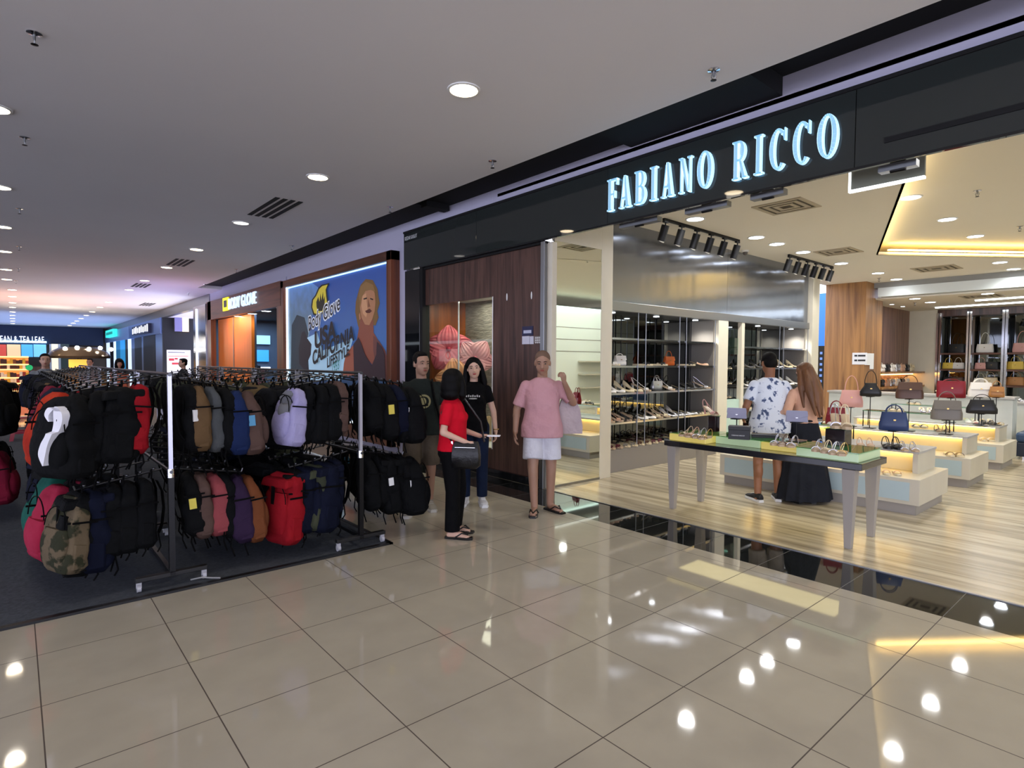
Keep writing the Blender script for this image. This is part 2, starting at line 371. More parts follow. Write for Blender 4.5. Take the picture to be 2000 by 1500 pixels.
# serif capitals built from strokes
def letter(ch):
    """convex pieces of a condensed serif capital in a unit-high box, and its width"""
    Q = []; T = .20; S = .045
    def stem(x, w=T, a=0, b=1): Q.append([(x, a), (x+w, a), (x+w, b), (x, b)])
    def serif(x, y, w): Q.append([(x-w/2, y), (x+w/2, y), (x+w/2, y+S), (x-w/2, y+S)])
    def arc(cx, cy, rx, ry, ix, iy, a0, a1, n=14, dx=0):
        for i in range(n):
            t0 = math.radians(a0+(a1-a0)*i/n); t1 = math.radians(a0+(a1-a0)*(i+1)/n)
            Q.append([(cx+ix*math.cos(t0)+dx, cy+iy*math.sin(t0)), (cx+rx*math.cos(t0), cy+ry*math.sin(t0)), (cx+rx*math.cos(t1), cy+ry*math.sin(t1)), (cx+ix*math.cos(t1)+dx, cy+iy*math.sin(t1))])
    if ch == 'I': stem(.10); serif(.20, 0, .40); serif(.20, 1-S, .40); return Q, .40
    if ch == 'F':
        stem(.08); serif(.18, 0, .36); serif(.10, 1-S, .2); Q.append([(.2, 1-.06), (.60, 1-.06), (.60, 1), (.2, 1)]); Q.append([(.53, .80), (.60, .80), (.60, 1), (.56, 1)])
        Q.append([(.2, .48), (.44, .48), (.44, .54), (.2, .54)]); Q.append([(.40, .40), (.46, .40), (.46, .62), (.40, .62)]); return Q, .62
    if ch == 'A':
        Q.append([(.08, 0), (.14, 0), (.36, .96), (.30, .96)]); Q.append([(.30, 1), (.42, 1), (.68, 0), (.46, 0)]); Q.append([(.17, .27), (.52, .27), (.52, .33), (.19, .33)])
        serif(.11, 0, .24); serif(.57, 0, .34); return Q, .74
    if ch == 'N':
        stem(.10, .07); stem(.60, .07); Q.append([(.06, 1), (.24, 1), (.67, 0), (.56, 0)]); serif(.13, 0, .26); serif(.64, 1-S, .26); serif(.10, 1-S, .2); return Q, .77
    if ch == 'O': arc(.36, .5, .36, .515, .16, .46, 0, 360, 28); return Q, .72
    if ch == 'C':
        arc(.36, .5, .36, .515, .16, .46, 48, 312, 22); Q.append([(.585, .70), (.64, .70), (.64, 1), (.60, 1)]); Q.append([(.54, .82), (.60, .70), (.62, .92), (.56, .90)]); return Q, .68
    if ch == 'B':
        stem(.08); serif(.13, 0, .26); serif(.13, 1-S, .26)
        Q.append([(.2, .94), (.34, .94), (.34, 1), (.2, 1)]); Q.append([(.2, .49), (.34, .49), (.34, .55), (.2, .55)]); Q.append([(.2, 0), (.36, 0), (.36, .06), (.2, .06)])
        arc(.32, .755, .24, .245, .08, .19, -90, 90); arc(.34, .27, .27, .275, .10, .22, -90, 90); return Q, .62
    if ch == 'R':
        stem(.08); serif(.18, 0, .36); serif(.13, 1-S, .26)
        Q.append([(.2, .94), (.36, .94), (.36, 1), (.2, 1)]); Q.append([(.2, .46), (.36, .46), (.36, .52), (.2, .52)]); arc(.34, .73, .26, .27, .08, .21, -90, 90)
        Q.append([(.30, .48), (.42, .48), (.70, 0), (.50, 0)]); serif(.63, 0, .2); return Q, .72
M_letter = mat('pale_blue_lit_letter_face', '#a9c9d6', .5, emit=.42, ecol='#6fb4de')
M_letteredge = mat('pale_blue_lit_letter_edge', '#dff4ff', .5, emit=.75, ecol='#a8dcff')
lets = [('F', 4.20, 3.97), ('A', 3.93, 3.70), ('B', 3.66, 3.48), ('I', 3.42, 3.28), ('A', 3.22, 3.0-.02), ('N', 2.94+.0, 2.71), ('O', 2.66+.02, 2.44)]
# measured left and right edges of every letter on the board
ed = [(1190, 1210), (1213, 1236), (1243, 1265), (1273, 1287), (1295, 1320), (1329, 1355), (1365, 1395), (1433, 1463), (1475, 1493), (1505, 1538), (1550, 1585), (1597, 1638)]
for ch, (pa, pb) in zip('FABIANORICCO', ed):
    ya = onx(pa, 350, XF-.04).y; yb = onx(pb, 320, XF-.04).y; w = ya-yb; zb = 3.225; h = .335
    Q, wd = letter(ch)
    def pl(d, s=1.0):
        out = []
        for q in Q:
            cx = sum(p[0] for p in q)/len(q); cy = sum(p[1] for p in q)/len(q)
            out.append([(ya-p[0]/wd*w, zb+p[1]*h) for p in q])
        return out
    base = MB()
    for q in pl(0): base.prism(q, XF-.075, XF-.032, 'x')
    L0 = rel(base.build('letter', M_letteredge), fa)
    face = MB()
    for q in pl(0):
        c = (sum(p[0] for p in q)/len(q), sum(p[1] for p in q)/len(q)); q2 = [(c[0]+(p[0]-c[0])*.72, c[1]+(p[1]-c[1])*.96) for p in q]
        face.prism(q2, XF-.079, XF-.0755, 'x')
    f_ = face.build('letter_face', M_letter); f_.parent = L0
# plain lettering
def text(s, size, m, parent, org, xd, yd, ext=.004, name='lettering', sx=1.0, bold=0.0, align='LEFT', shear=0.0):
    cu = bpy.data.curves.new('tmp', 'FONT'); cu.body = s; cu.size = size; cu.extrude = ext; cu.offset = bold; cu.align_x = align; cu.shear = shear
    t = bpy.data.objects.new('tmp', cu); COL.objects.link(t)
    dg = bpy.context.evaluated_depsgraph_get(); me = bpy.data.meshes.new_from_object(t.evaluated_get(dg)); bpy.data.objects.remove(t)
    X = Vector(xd); Y = Vector(yd).normalized(); X = X.normalized(); Z = X.cross(Y)
    M = Matrix(((X.x*sx, Y.x, Z.x, org[0]), (X.y*sx, Y.y, Z.y, org[1]), (X.z*sx, Y.z, Z.z, org[2]), (0, 0, 0, 1)))
    me.transform(M); me.materials.clear(); me.materials.append(m)
    o = bpy.data.objects.new(name, me); COL.objects.link(o)
    if parent is not None: rel(o, parent)
    return o
WX, WZ = (0, -1, 0), (0, 0, 1)
text('KEDAI KASUT', .085, mat('white_vinyl', '#d8d8d8', .5), fa, (XF-.034, 8.56, 3.585), WX, WZ, .001, sx=.72)

# ---- mirror bay, posts, dark timber display front
mp = thing('mirror_panel', 'tall full-height mirror in a cream surround beside the shoe shop entrance', 'mirror', (5.55, 5.22, 0))
rel(MB().box(5.14, 5.205, .03, 6.03, 5.225, 3.1).build('glass', M_mirror), mp)
rel(MB().box(5.06, 5.16, 0, 5.14, 5.26, 3.07).build('frame', M_cream, bevel=.003), mp)
rel(MB().box(6.03, 5.2, 0, 6.26, 5.42, 3.6).build('frame', M_cream, bevel=.003), mp)
rel(MB().box(5.14, 5.195, 0, 6.03, 5.225, .03).build('threshold', M_steel), mp)
rel(MB().box(5.14, 5.2, 3.1, 6.03, 5.25, 3.6).build('frame', M_cream), mp)
p = tag(MB().box(5.0, 5.24, 0, 5.05, 5.31, fz0-.025).build('silver_post', M_steel, bevel=.004), 'slim brushed silver post between dark wood panel and mirror', 'post')
# display front: granite plinth, black recess jamb, walnut cladding with window opening
struct(MB().box(5.02, 5.31, 0, 5.12, 8.14, .10).build('baseboard_display', M_blackgloss))
wf = MB(); X0, X1 = 5.06, 5.12
wf.box(X0, 5.31, .10, X1, 6.32, fz0); wf.box(X0, 6.32, 2.49, X1, 8.08, fz0); wf.box(X0, 6.32, .10, X1, 8.08, .37)
struct(wf.build('wall_display_front', M_walnut))
struct(MB().box(5.0, 8.06, 0, 5.14, 8.14, fz0).build('trim_4', M_black))
struct(MB().box(5.02, 5.24, fz0-.05, 5.12, 8.14, fz0-.022).build('trim_5', M_black))
wi = thing('display_window', 'shop display window of clear glass panes set in dark wood', 'window', (5.07, 7.2, .37)); wi['kind'] = 'structure'
rel(MB().box(5.062, 7.16, .37, 5.072, 8.07, 2.49).build('pane', M_glass), wi); rel(MB().box(5.062, 6.33, .37, 5.072, 7.15, 2.49).build('pane', M_glass), wi)
rel(MB().box(5.058, 7.148, .37, 5.08, 7.162, 2.49).build('joint', M_chrome), wi)
rel(MB().box(5.055, 6.32, .37, 5.085, 6.335, 2.49).build('edge', M_white), wi)
db = MB(); db.box(5.12, 6.0, .30, 6.25, 8.45, .37); db.box(5.12, 6.0, 2.62, 6.25, 8.45, 2.7); db.box(5.12, 6.0, .3, 5.9, 6.06, 2.7)
struct(db.build('wall_display_box', M_white))
struct(MB().box(5.14, 8.40, .37, 6.2, 8.48, 2.62).build('wall_display_side', wood_mat('orange_timber', '#6b3516', '#a85a26', 2, 7, .35)))
stone = mat('pale_split_stone', '#a39c92', .8, var=('#7c7770', 7, .2), bump=(12, .6, .05), vscale=(1, 1, 4))
struct(MB().box(6.1, 6.06, .37, 6.2, 8.40, 2.62).build('wall_display_back', stone))
lamp('display_window_lamp', 'AREA', (5.6, 7.1, 2.58), 22, (1, .86, .7), .8, 1.6, (0, 0, 0))
# small raised white ovals on the walnut
for px, py, nm in ((990, 580, 'small white oval high on the dark wood panel beside the window'), (1038, 577, 'small white oval high on the dark wood panel near the silver post')):
    p = onx(px, py, 5.056); b = MB(); b.ellip(p, (.008, .012, .05), 10, 8); tag(b.build('white_oval', M_white), nm, 'plate', 'white ovals on the wood panel')
# sticker group on the walnut panel
def sticker(px0, py0, px1, py1, m, label, extra=None, x=5.055):
    a = onx(px0, py0, x); b = onx(px1, py1, x)
    o = tag(MB().box(x-.002, b.y, b.z, x+.005, a.y, a.z).build('sticker', m), label, 'sticker', 'stickers on the dark wood panel'); return o, a, b
o, a, b = sticker(1020, 638, 1041, 655, mat('navy_sticker', '#23264a', .4), 'navy and white square sticker, topmost on the dark wood panel')
MB().box(5.051, b.y+.03, b.z+.03, 5.0535, a.y-.03, a.z-.05).build('printed_frame', mat('sticker_print', '#b9bdd2', .5), o); 
o, a, b = sticker(1020, 657, 1034, 672, mat('pale_sticker', '#c9c9d6', .4), 'pale blank notice below the navy sticker'); 
o, a, b = sticker(1035, 657, 1042, 672, MATS['pale_sticker'], 'narrow pale notice between two others on the wood panel')
o, a, b = sticker(1044, 657, 1056, 669, mat('grey_sticker', '#8b8480', .4), 'small grey notice with white symbols next to the silver post')
for i in range(3):
    for j in range(3): MB().ellip((5.052, a.y-.03-i*.035, a.z-.02-j*.03), (.001, .011, .011), 8, 5).build('symbol', M_white, o)
# ================================================================== CEILING FITTINGS
def downlight_proto(name, r, dm, ringm):
    root = thing(name, 'x', 'ceiling light')
    MB().lathe([(r*1.22, 0), (r*1.22, -.008), (r*1.04, -.012), (r*1.0, -.002), (r*1.0, 0)], n=28).build('ring', ringm, root, smooth=True)
    MB().lathe([(r*.99, -.004), (r*.99, -.009)], n=28).build('diffuser', dm, root)
    return root
_warm = mat('corridor_lamp_glow', '#fff1dc', .5, emit=14.0, ecol='#ffe6bd')
_dim = mat('corridor_lamp_pale', '#fff8ee', .5, emit=2.0, ecol='#fdf6ee')
pr_mall = downlight_proto('corridor_ceiling_light', .11, _warm, M_white)
pr_dim = downlight_proto('corridor_ceiling_light', .11, _dim, M_white)
pr_shop = downlight_proto('shop_ceiling_light', .11, M_coollight, M_white)
_first = {}
def put_light(proto, x, y, z, label, group, watts, color, spot=2.8):
    k = proto.name
    if k not in _first: _first[k] = 1; o = proto; o.location = (x, y, z)
    else: o = copy_tree(proto, None, (x, y, z))
    tag(o, label, 'ceiling light', group)
    if watts: lamp('light_source', 'SPOT', (x, y, z-.03), watts, color, .09, spot=spot)
    return o
WARM = (1.0, .92, .80); COOL = (1.0, .98, .94)
ysA = [3.93-3.0*2, .95, 3.93, 6.92, 10.03, 13.02, 16.02, 19.1, 21.95, 27.2, 30.13, 33.27, 36.18, 39.12, 41.93, 44.5, 47.6, 50.8, 54, 57.5, 61]
for i, y in enumerate(ysA):
    dimk = (i == 4)
    if i < 2: continue
    put_light(pr_dim if dimk else pr_mall, 2.83, y, 3.8, ('unlit-looking pale' if dimk else 'round glowing')+' ceiling light in the row near the shops, '+nth(i-2)+' along it', 'corridor lights in the row near the shops', (P_MALL if i < 12 else 0) if not dimk else 6, WARM)
ysB = [3.95, 6.95, 10.06, 13.03, 15.97, 19.14, 21.5, 24.6, 27.2, 30.2, 32.9, 36.1, 39.0, 41.9, 44.8, 47.6, 50.6, 53.6, 57, 61]
for i, y in enumerate(ysB):
    put_light(pr_mall, 0.02 if i > 6 else -.09, y, 3.8, 'round glowing ceiling light in the row farther from the shops, '+nth(i)+' along it', 'corridor lights in the row farther from the shops', P_MALL if i < 10 else 0, WARM)
# rows overhead behind and beside the viewer: real lamps of the same grid
for x, y in ((2.83, .95), (2.83, -2.1), (-.09, .95), (-.09, -2.1), (-5, 2.5), (-5, 8.5), (-5, 14.5)):
    lamp('light_source', 'SPOT', (x, y, 3.77), P_MALL, WARM, .09, spot=2.8)
# shop downlights
shopL = [(7.27, 4.58), (9.04, 4.59), (9.79, 4.61), (10.85, 4.63), (12.61, 4.63), (14.54, 4.58), (15.9, 4.62)]
for i, (x, y) in enumerate(shopL):
    put_light(pr_shop, x, y, ZC, 'bright white ceiling light near the steel wall panel, '+nth(i)+' from the entrance', 'shop lights along the shelving wall', P_SHOP if i < 6 else 20, COOL)
for i, (px, py) in enumerate(((1779, 385), (1850, 428), (1905, 461))):
    p = onz(px, py, ZC+.22)
    put_light(pr_shop, p.x, p.y, ZC+.22, 'bright white ceiling light inside the raised tray, '+nth(i)+' from the entrance', 'shop lights inside the raised tray', P_SHOP, COOL)
for i, (px, py) in enumerate(((1953, 512), (1980, 525))):
    p = onz(px, py, ZC); put_light(pr_shop, p.x, p.y, ZC, 'bright white ceiling light between tray and beam, '+nth(i)+' of the two', 'shop lights between tray and beam', P_SHOP*.6, COOL)
for i, (px, py) in enumerate(((1787, 583), (1817, 590), (1872, 604), (1929, 573), (1995, 599))):
    p = onz(px, py, 3.2); put_light(pr_shop, p.x, p.y, 3.2, 'bright white light in the low shop ceiling, '+['between beam and alcove', 'next to one between beam and alcove', 'in front of the bag cabinet', 'close behind the white beam', 'last before the bag cabinet'][i], 'lights in the low shop ceiling', P_SHOP*.6, COOL)
pr_small = downlight_proto('alcove_spotlight', .05, M_coollight, M_white)
for i, (px, py) in enumerate(((1742, 594), (1763, 598), (1806, 607))):
    p = onz(px, py, 3.2); put_light(pr_small, p.x, p.y, 3.2, 'small round ceiling spot before the walnut alcove, '+nth(i)+' of three', 'small spots by the walnut alcove', 10, (1, .8, .62), spot=1.5)
# unseen part of the shop to the side is lit by the same kind of lamp
for x, y in ((8, -.8), (8, -3.8), (11.5, -.8), (11.5, -3.8), (15, -.8), (6.3, -6), (18.5, 0), (6.4, .8)):
    lamp('light_source', 'SPOT', (x, y, 3.55 if x < 16 else 3.15), P_SHOP, COOL, .1, spot=2.8)
# sprinklers
def sprinkler():
    r = thing('ceiling_sprinkler', 'x', 'sprinkler')
    MB().lathe([(.045, 0), (.045, -.006), (.018, -.012), (.018, 0)], n=20).build('escutcheon', M_chrome, r, smooth=True)
    MB().cyl((0, 0, -.008), (0, 0, -.05), .010, .008, 10).tube([(0, .014, -.03), (0, .02, -.05), (0, .006, -.075)], .003, 6).tube([(0, -.014, -.03), (0, -.02, -.05), (0, -.006, -.075)], .003, 6).build('body', M_steel, r, smooth=True)
    MB().lathe([(.004, -.072), (.022, -.078), (.022, -.081), (.004, -.084)], n=16).build('deflector', M_darkmetal, r)
    return r
ps = sprinkler(); k = 0
rows = [('row above the backpack racks', [(67, 58), (48, 262), (38, 405), (37, 479), (36, 522), (31, 546)]), ('row beside the ceiling slot', [(1394, 130), (962, 312), (762, 402), (570, 478), (462, 524), (400, 553), (368, 570)])]
for rn, pts in rows:
    for i, (px, py) in enumerate(pts):
        p = onz(px, py+6 if py < 300 else py+2, 3.8); o = ps if k == 0 else copy_tree(ps); k += 1
        o.location = (p.x, p.y, 3.8); tag(o, 'small metal sprinkler head in the '+rn+', '+nth(i)+' along it', 'sprinkler', 'sprinklers in the '+rn)
for i, (px, py, z) in enumerate(((1909, 372, ZC+.22), (1992, 442, ZC+.22), (1717, 543, ZC), (1787, 591, 3.2))):
    p = onz(px, py, z); o = copy_tree(ps); o.location = (p.x, p.y, z)
    tag(o, 'small sprinkler head on the shop ceiling '+['inside the raised tray, first from the entrance', 'inside the raised tray near its far edge', 'just before the white beam', 'over the walnut alcove shelves'][i], 'sprinkler', 'sprinklers in the shoe shop')
# linear air vents in the corridor ceiling
def air_vent(name, label, pts, z, slats, m1, m2, cat='vent'):
    c = sum((Vector(p) for p in pts), Vector())/4
    r = thing(name, label, cat, (c.x, c.y, z))
    q = [Vector((p.x-c.x, p.y-c.y)) for p in pts]
    def P(u, v):
        a = q[0].lerp(q[1], u); b = q[3].lerp(q[2], u); return a.lerp(b, v)
    n = slats
    for i in range(n):
        v0 = (i+.2)/n; v1 = (i+.8)/n; a, b, c2, d = P(.0, v0), P(1, v0), P(1, v1), P(0, v1)
        MB().prism([(a.x, a.y), (b.x, b.y), (c2.x, c2.y), (d.x, d.y)], -.006, 0).build('slat', m2, r)
    return r
air_vent('air_vent', 'dark slotted air vent beside the pale ceiling light', [Vector((2.72+i, j, 0)) for i, j in ((0, 8.15), (0, 9.4), (.42, 9.4), (.42, 8.15))], 3.8, 4, M_black, M_black)
air_vent('air_vent', 'dark slotted air vent just past the third corridor light', [Vector((2.72+i, j, 0)) for i, j in ((0, 14.5), (0, 15.6), (.42, 15.6), (.42, 14.5))], 3.8, 4, M_black, M_black)
air_vent('air_vent', 'dark slotted air vent by the fourth corridor light', [Vector((2.72+i, j, 0)) for i, j in ((0, 19.9), (0, 21), (.42, 21), (.42, 19.9))], 3.8, 4, M_black, M_black)
air_vent('air_vent', 'dark slotted air vent high over the distant kiosks', [Vector((3.9+i, j, 0)) for i, j in ((0, 26.5), (0, 28), (.42, 28), (.42, 26.5))], 3.8, 4, M_black, M_black)
def square_vent(label, x, y, z, s, ry=1.0):
    r = thing('ceiling_diffuser', label, 'vent', (x, y, z))
    m1 = mat('diffuser_frame', '#b3a78e', .5); m2 = mat('diffuser_dark', '#4a4335', .7)
    for k in range(3):
        a = s*(1-.3*k)/2; b = a-s*.08
        mb = MB(); mb.box(-a, -a*ry, -.012, a, -b*ry, 0); mb.box(-a, b*ry, -.012, a, a*ry, 0); mb.box(-a, -b*ry, -.012, -b, b*ry, 0); mb.box(b, -b*ry, -.012, a, b*ry, 0)
        mb.build('frame', m1, r)
    MB().box(-s*.46, -s*.46*ry, -.004, s*.46, s*.46*ry, 0).build('backing', m2, r)
    return r
square_vent('square air diffuser in the shop ceiling close to the lit lettering', 7.56, 3.45, ZC, .62)
square_vent('square air diffuser in the shop ceiling beyond the second track light', 11.26, 4.19, ZC, .62)
for i, (px, py, z) in enumerate(((1829, 524, ZC), (1918, 578, 3.2))):
    p = onz(px, py, z); square_vent(['square air diffuser between raised tray and white beam', 'square air diffuser in the low ceiling behind the beam'][i], p.x, p.y, z, .75)
# track lights
def track(label, a, b, n, z):
    a = Vector((a[0], a[1], 0)); b = Vector((b[0], b[1], 0)); d = b-a; L = d.length
    r = thing('track_light', label, 'track light', (a.x, a.y, z), math.atan2(d.y, d.x), 'track lights in the shoe shop')
    MB().box(-.05, -.018, -.035, L+.05, .018, 0).build('track', M_darkmetal, r)
    for i in range(n):
        x = L*i/(n-1)
        h = MB(); h.box(x-.05, -.02, -.055, x+.05, .02, -.035); h.cyl((x, 0, -.05), (x, 0, -.10), .009); h.cyl((x, 0, -.09), (x, .07, -.30), .055, .055, 18)
        hd = h.build('spot_head', M_blackplastic, r, smooth=True)
        MB().cyl((x, .066, -.295), (x, .072, -.303), .045, .045, 16).build('lens', mat('spot_lens', '#d8d4c8', .2, emit=.3), hd)
    return r
track('black track with six cylinder spotlights, nearer the lit lettering', (6.96, 4.85), (8.99, 4.88), 6, ZC)
track('black track with six cylinder spotlights, deeper in the shop', (10.93, 4.9), (12.85, 4.9), 6, ZC)
track('black track with four cylinder spotlights over the hidden side', (7.2, .2), (8.6, .2), 4, ZC)
# dome camera at the top of the steel wall and the glass sign by the fascia
dc = thing('dome_camera', 'small white dome camera where steel wall meets shop ceiling', 'camera', (9.95, 5.25, ZC))
MB().lathe([(.06, 0), (.06, -.03), (.02, -.035)], n=18).build('base', M_white, dc, smooth=True); MB().ellip((0, 0, -.04), .045, 14, 10).build('dome', mat('smoked_dome', '#55504a', .1), dc, smooth=True)
hs = thing('hanging_sign', 'dark glass sign with a glowing white edge hung behind the fascia', 'sign', (5.35, 1.6, 2.95))
a = onx(1662, 376, 5.35); b = onx(1807, 312, 5.35); a2 = onx(1807, 345, 5.35)
rel(MB().box(5.345, b.y, a.z+.02, 5.375, a.y, 3.2).build('panel', mat('sign_grey_glass', '#75786c', .15), hs), hs)
glow = mat('sign_edge_glow', '#f4f7ff', .5, emit=2.2)
rel(MB().box(5.34, b.y, a.z, 5.38, a.y, a.z+.018).build('lit_edge', glow, hs), hs); rel(MB().box(5.34, a.y-.0, a.z, 5.38, a.y+.018, 3.19).build('lit_edge', glow, hs), hs)
for yy in (b.y+.08, a.y-.08): rel(MB().cyl((5.36, yy, 3.19), (5.36, yy, ZC), .006).build('hanger_rod', M_chrome, hs), hs)
# roller-shutter gear tucked behind the bottom of the fascia
for i, (y, l) in enumerate(((3.9, .5), (3.1, .45), (2.5, .3), (1.5, .25))):
    sg = thing('shutter_bracket', 'small metal shutter bracket tucked under the fascia, '+nth(i)+' from the mirror', 'bracket', (5.12, y, 3.06), 0, 'shutter brackets behind the fascia')
    MB().box(-.03, -l/2, 0, .05, l/2, .05).build('plate', M_steel, sg); MB().cyl((0, -.05, .0), (0, .05, .0), .018).build('roller', M_darkmetal, sg, smooth=True)
# ================================================================== SHOP FURNITURE
def steel_panel_mat():
    m = mat('wavy_brushed_steel', '#9297a3', .19, .95, var=('#9a9eaa', 1.2, .3)); b = m.node_tree.nodes['Principled BSDF']; N = m.node_tree.nodes; L = m.node_tree.links
    b.inputs['Anisotropic'].default_value = .92; b.inputs['Anisotropic Rotation'].default_value = 0.0
    tc = N.new('ShaderNodeTexCoord'); mp = N.new('ShaderNodeMapping'); mp.inputs['Scale'].default_value = (3.2, 1, .7); L.new(tc.outputs['Object'], mp.inputs[0])
    nz = N.new('ShaderNodeTexNoise'); nz.inputs['Scale'].default_value = 1.0; nz.inputs['Detail'].default_value = 1; L.new(mp.outputs[0], nz.inputs['Vector'])
    bp = N.new('ShaderNodeBump'); bp.inputs['Strength'].default_value = .3; bp.inputs['Distance'].default_value = .03; L.new(nz.outputs['Fac'], bp.inputs['Height']); L.new(bp.outputs[0], b.inputs['Normal'])
    return m
M_wavysteel = steel_panel_mat()
sp = thing('steel_wall_panel', 'large wavy brushed steel panel above the shoe shelves', 'wall panel', (9.6, 5.4, 2.35))
rel(MB().box(6.27, 5.4, 2.44, 9.63, 5.44, 3.6).build('sheet', M_wavysteel), sp); rel(MB().box(9.635, 5.4, 2.44, 12.95, 5.44, 3.6).build('sheet', M_wavysteel), sp)
rel(MB().box(6.27, 5.36, 2.33, 13.3, 5.46, 2.46).build('canopy_edge', mat('satin_steel', '#9a9a9c', .3, 1.0), bevel=.004), sp)
rel(MB().box(6.27, 5.46, 2.33, 13.3, 5.93, 2.40).build('canopy', M_darkmetal), sp)
for px, py in ((1198, 604), (1284, 613), (1360, 621), (1482, 633), (1547, 640)):
    p = ony(px, py, 5.6); d = rel(MB().lathe([(.045, 0), (.045, -.008)], (p.x, 5.62, 2.33), 18).build('spot_lamp', M_coollight), sp)
    lamp('light_source', 'SPOT', (p.x, 5.62, 2.30), 45, COOL, .04, spot=2.4)
struct(MB().box(12.96, 5.3, 0, 13.3, 5.9, 3.6).build('column_white', M_cream))

def shelf_unit(name, label, xa, xb, posts, zs, base=True):
    r = thing(name, label, 'shelf', ((xa+xb)/2, 5.65, 0))
    rel(MB().box(xa, 5.915, .33, xb, 5.93, 2.33).build('mirror_back', M_darkmirror), r)
    if base: rel(MB().box(xa, 5.38, 0, xb, 5.93, .33).build('base', mat('grey_laminate', '#857f79', .45), bevel=.004), r)
    for z in zs:
        rel(MB().box(xa, 5.42, z-.022, xb, 5.90, z).build('shelf_board', mat('shelf_board_dark', '#4a4845', .3), bevel=.002), r)
        rel(MB().box(xa, 5.395, z-.026, xb, 5.42, z+.002).build('shelf_edge', M_chrome), r)
    for x in posts: rel(MB().cyl((x, 5.385, .33), (x, 5.385, 2.33), .0075, n=10).build('upright', M_steel, smooth=True), r)
    for x in posts: rel(MB().cyl((x, 5.86, .33), (x, 5.86, 2.33), .008, n=10).build('upright', M_darkmetal, smooth=True), r)
    rel(MB().box(xb-.02, 5.45, .33, xb, 5.93, 2.33).build('side_panel', mat('grey_side_panel', '#8c867e', .5)), r)
    return r
px_post = [1246, 1261, 1327, 1340, 1396]
Z1 = [.715, 1.145, 1.54, 1.945]
shelf_unit('shoe_shelving', 'tall mirrored shoe shelving with chrome posts right beside the cream entrance post', 6.27, 9.30, [ony(p, 700, 5.385).x for p in px_post], Z1)
struct(MB().box(9.30, 5.36, 0, 9.62, 5.93, 2.33).build('column_shelf_divider', M_cream))
nk = thing('niche_shelving', 'narrow timber-backed niche with small shelves between two cream posts', 'shelf', (9.9, 5.65, 0))
rel(MB().box(9.62, 5.9, 0, 10.2, 5.93, 2.33).build('back_panel', M_oak), nk)
for z in (.95, 1.2, 1.48): rel(MB().box(9.62, 5.5, z-.02, 10.2, 5.9, z).build('shelf_board', M_darkmetal), nk)
rel(MB().box(9.64, 5.44, 1.75, 10.18, 5.45, 2.05).build('glass_sign', M_greenglass), nk)
rel(MB().box(9.62, 5.4, 0, 10.2, 5.9, .93).build('cabinet', mat('mint_laminate', '#b5cfc4', .4)), nk)
rel(MB().box(10.12, 5.37, 0, 10.22, 5.45, 2.33).build('post', M_cream), nk)
shelf_unit('shoe_shelving', 'mirrored shoe shelving behind the couple, ending at the white column', 10.22, 12.95, [ony(p, 700, 5.385).x for p in (1522, 1530, 1577)], [.715, 1.145, 1.5, 1.90])

# timber column with the paper notices
cp = MB(); cp.box(15.8, 5.22, 0, 16.98, 6.15, ZC)
struct(cp.build('column_timber', M_oak))
nt_ = thing('paper_notice', 'white paper notice with dark lines taped round the timber column corner', 'notice', (15.78, 5.4, 1.7))
a = onx(1665, 689, 15.79); b = onx(1693, 712, 15.79)
paper = mat('white_paper', '#dfe0e0', .7); ink = mat('black_ink', '#1c1c1e', .7)
rel(MB().box(15.785, b.y, b.z, 15.795, a.y, a.z).build('sheet', paper), nt_)
c1 = ony(1697, 690, 5.21); c2 = ony(1706, 713, 5.21)
rel(MB().box(15.82, 5.205, c2.z-.0, c2.x, 5.215, c1.z).build('sheet', paper), nt_); rel(MB().box(c2.x-.25, 5.205, c2.z-.10, c2.x, 5.215, c2.z).build('sheet', paper), nt_)
for k, (f0, f1) in enumerate(((.15, .35), (.4, .9))):
    for q in (.28, .68):
        rel(MB().box(15.78, b.y+(a.y-b.y)*(1-f1), b.z+(a.z-b.z)*q, 15.786, b.y+(a.y-b.y)*(1-f0), b.z+(a.z-b.z)*(q+.14)).build('printed_line', ink), nt_)

# ---- the lit display table at the entrance
M_tabletop = mat('dark_table_top', '#26262a', .15, .2, coat=.4)
M_leg = mat('silver_ash_leg', '#97918a', .4); 
dt = thing('display_table', 'long dark-topped display table with lit glass boxes and tapered pale legs', 'table', (5.71, 2.76, 0))
rel(MB().box(5.40, 1.78, .685, 6.02, 3.74, .745).build('table_top', M_tabletop, bevel=.006), dt)
for x, y in ((5.44, 3.64), (5.98, 3.63), (5.44, 1.88), (5.98, 1.88)):
    f = MB(); s0, s1 = .045, .07
    f.loft([[(x-s0*.6, y-s0*.6, 0), (x+s0*.6, y-s0*.6, 0), (x+s0*.6, y+s0*.6, 0), (x-s0*.6, y+s0*.6, 0)], [(x-s1*.75, y-s1*.75, .685), (x+s1*.75, y-s1*.75, .685), (x+s1*.75, y+s1*.75, .685), (x-s1*.75, y+s1*.75, .685)]])
    rel(f.build('leg', M_leg, bevel=.003), dt)
M_ybox = mat('yellow_lit_glass', '#c2b268', .12, emit=.26, ecol='#ecd468', coat=.5); M_gbox = mat('green_lit_glass', '#98b398', .12, emit=.22, ecol='#c8dca0', coat=.5)
for x0, x1, y0, y1, m in ((5.44, 5.97, 3.26, 3.70, M_ybox), (5.60, 5.98, 2.76, 3.24, M_gbox), (5.58, 5.98, 2.36, 2.74, M_ybox), (5.44, 5.98, 1.82, 2.34, M_gbox)):
    bx = rel(MB().box(x0, y0, .746, x1, y1, .82).build('lit_glass_box', m, bevel=.006), dt)
    tp = MB().box(x0-.005, y0-.005, .821, x1+.005, y1+.005, .829).build('glass_lid', M_greenglass); tp.parent = bx
TT = .83
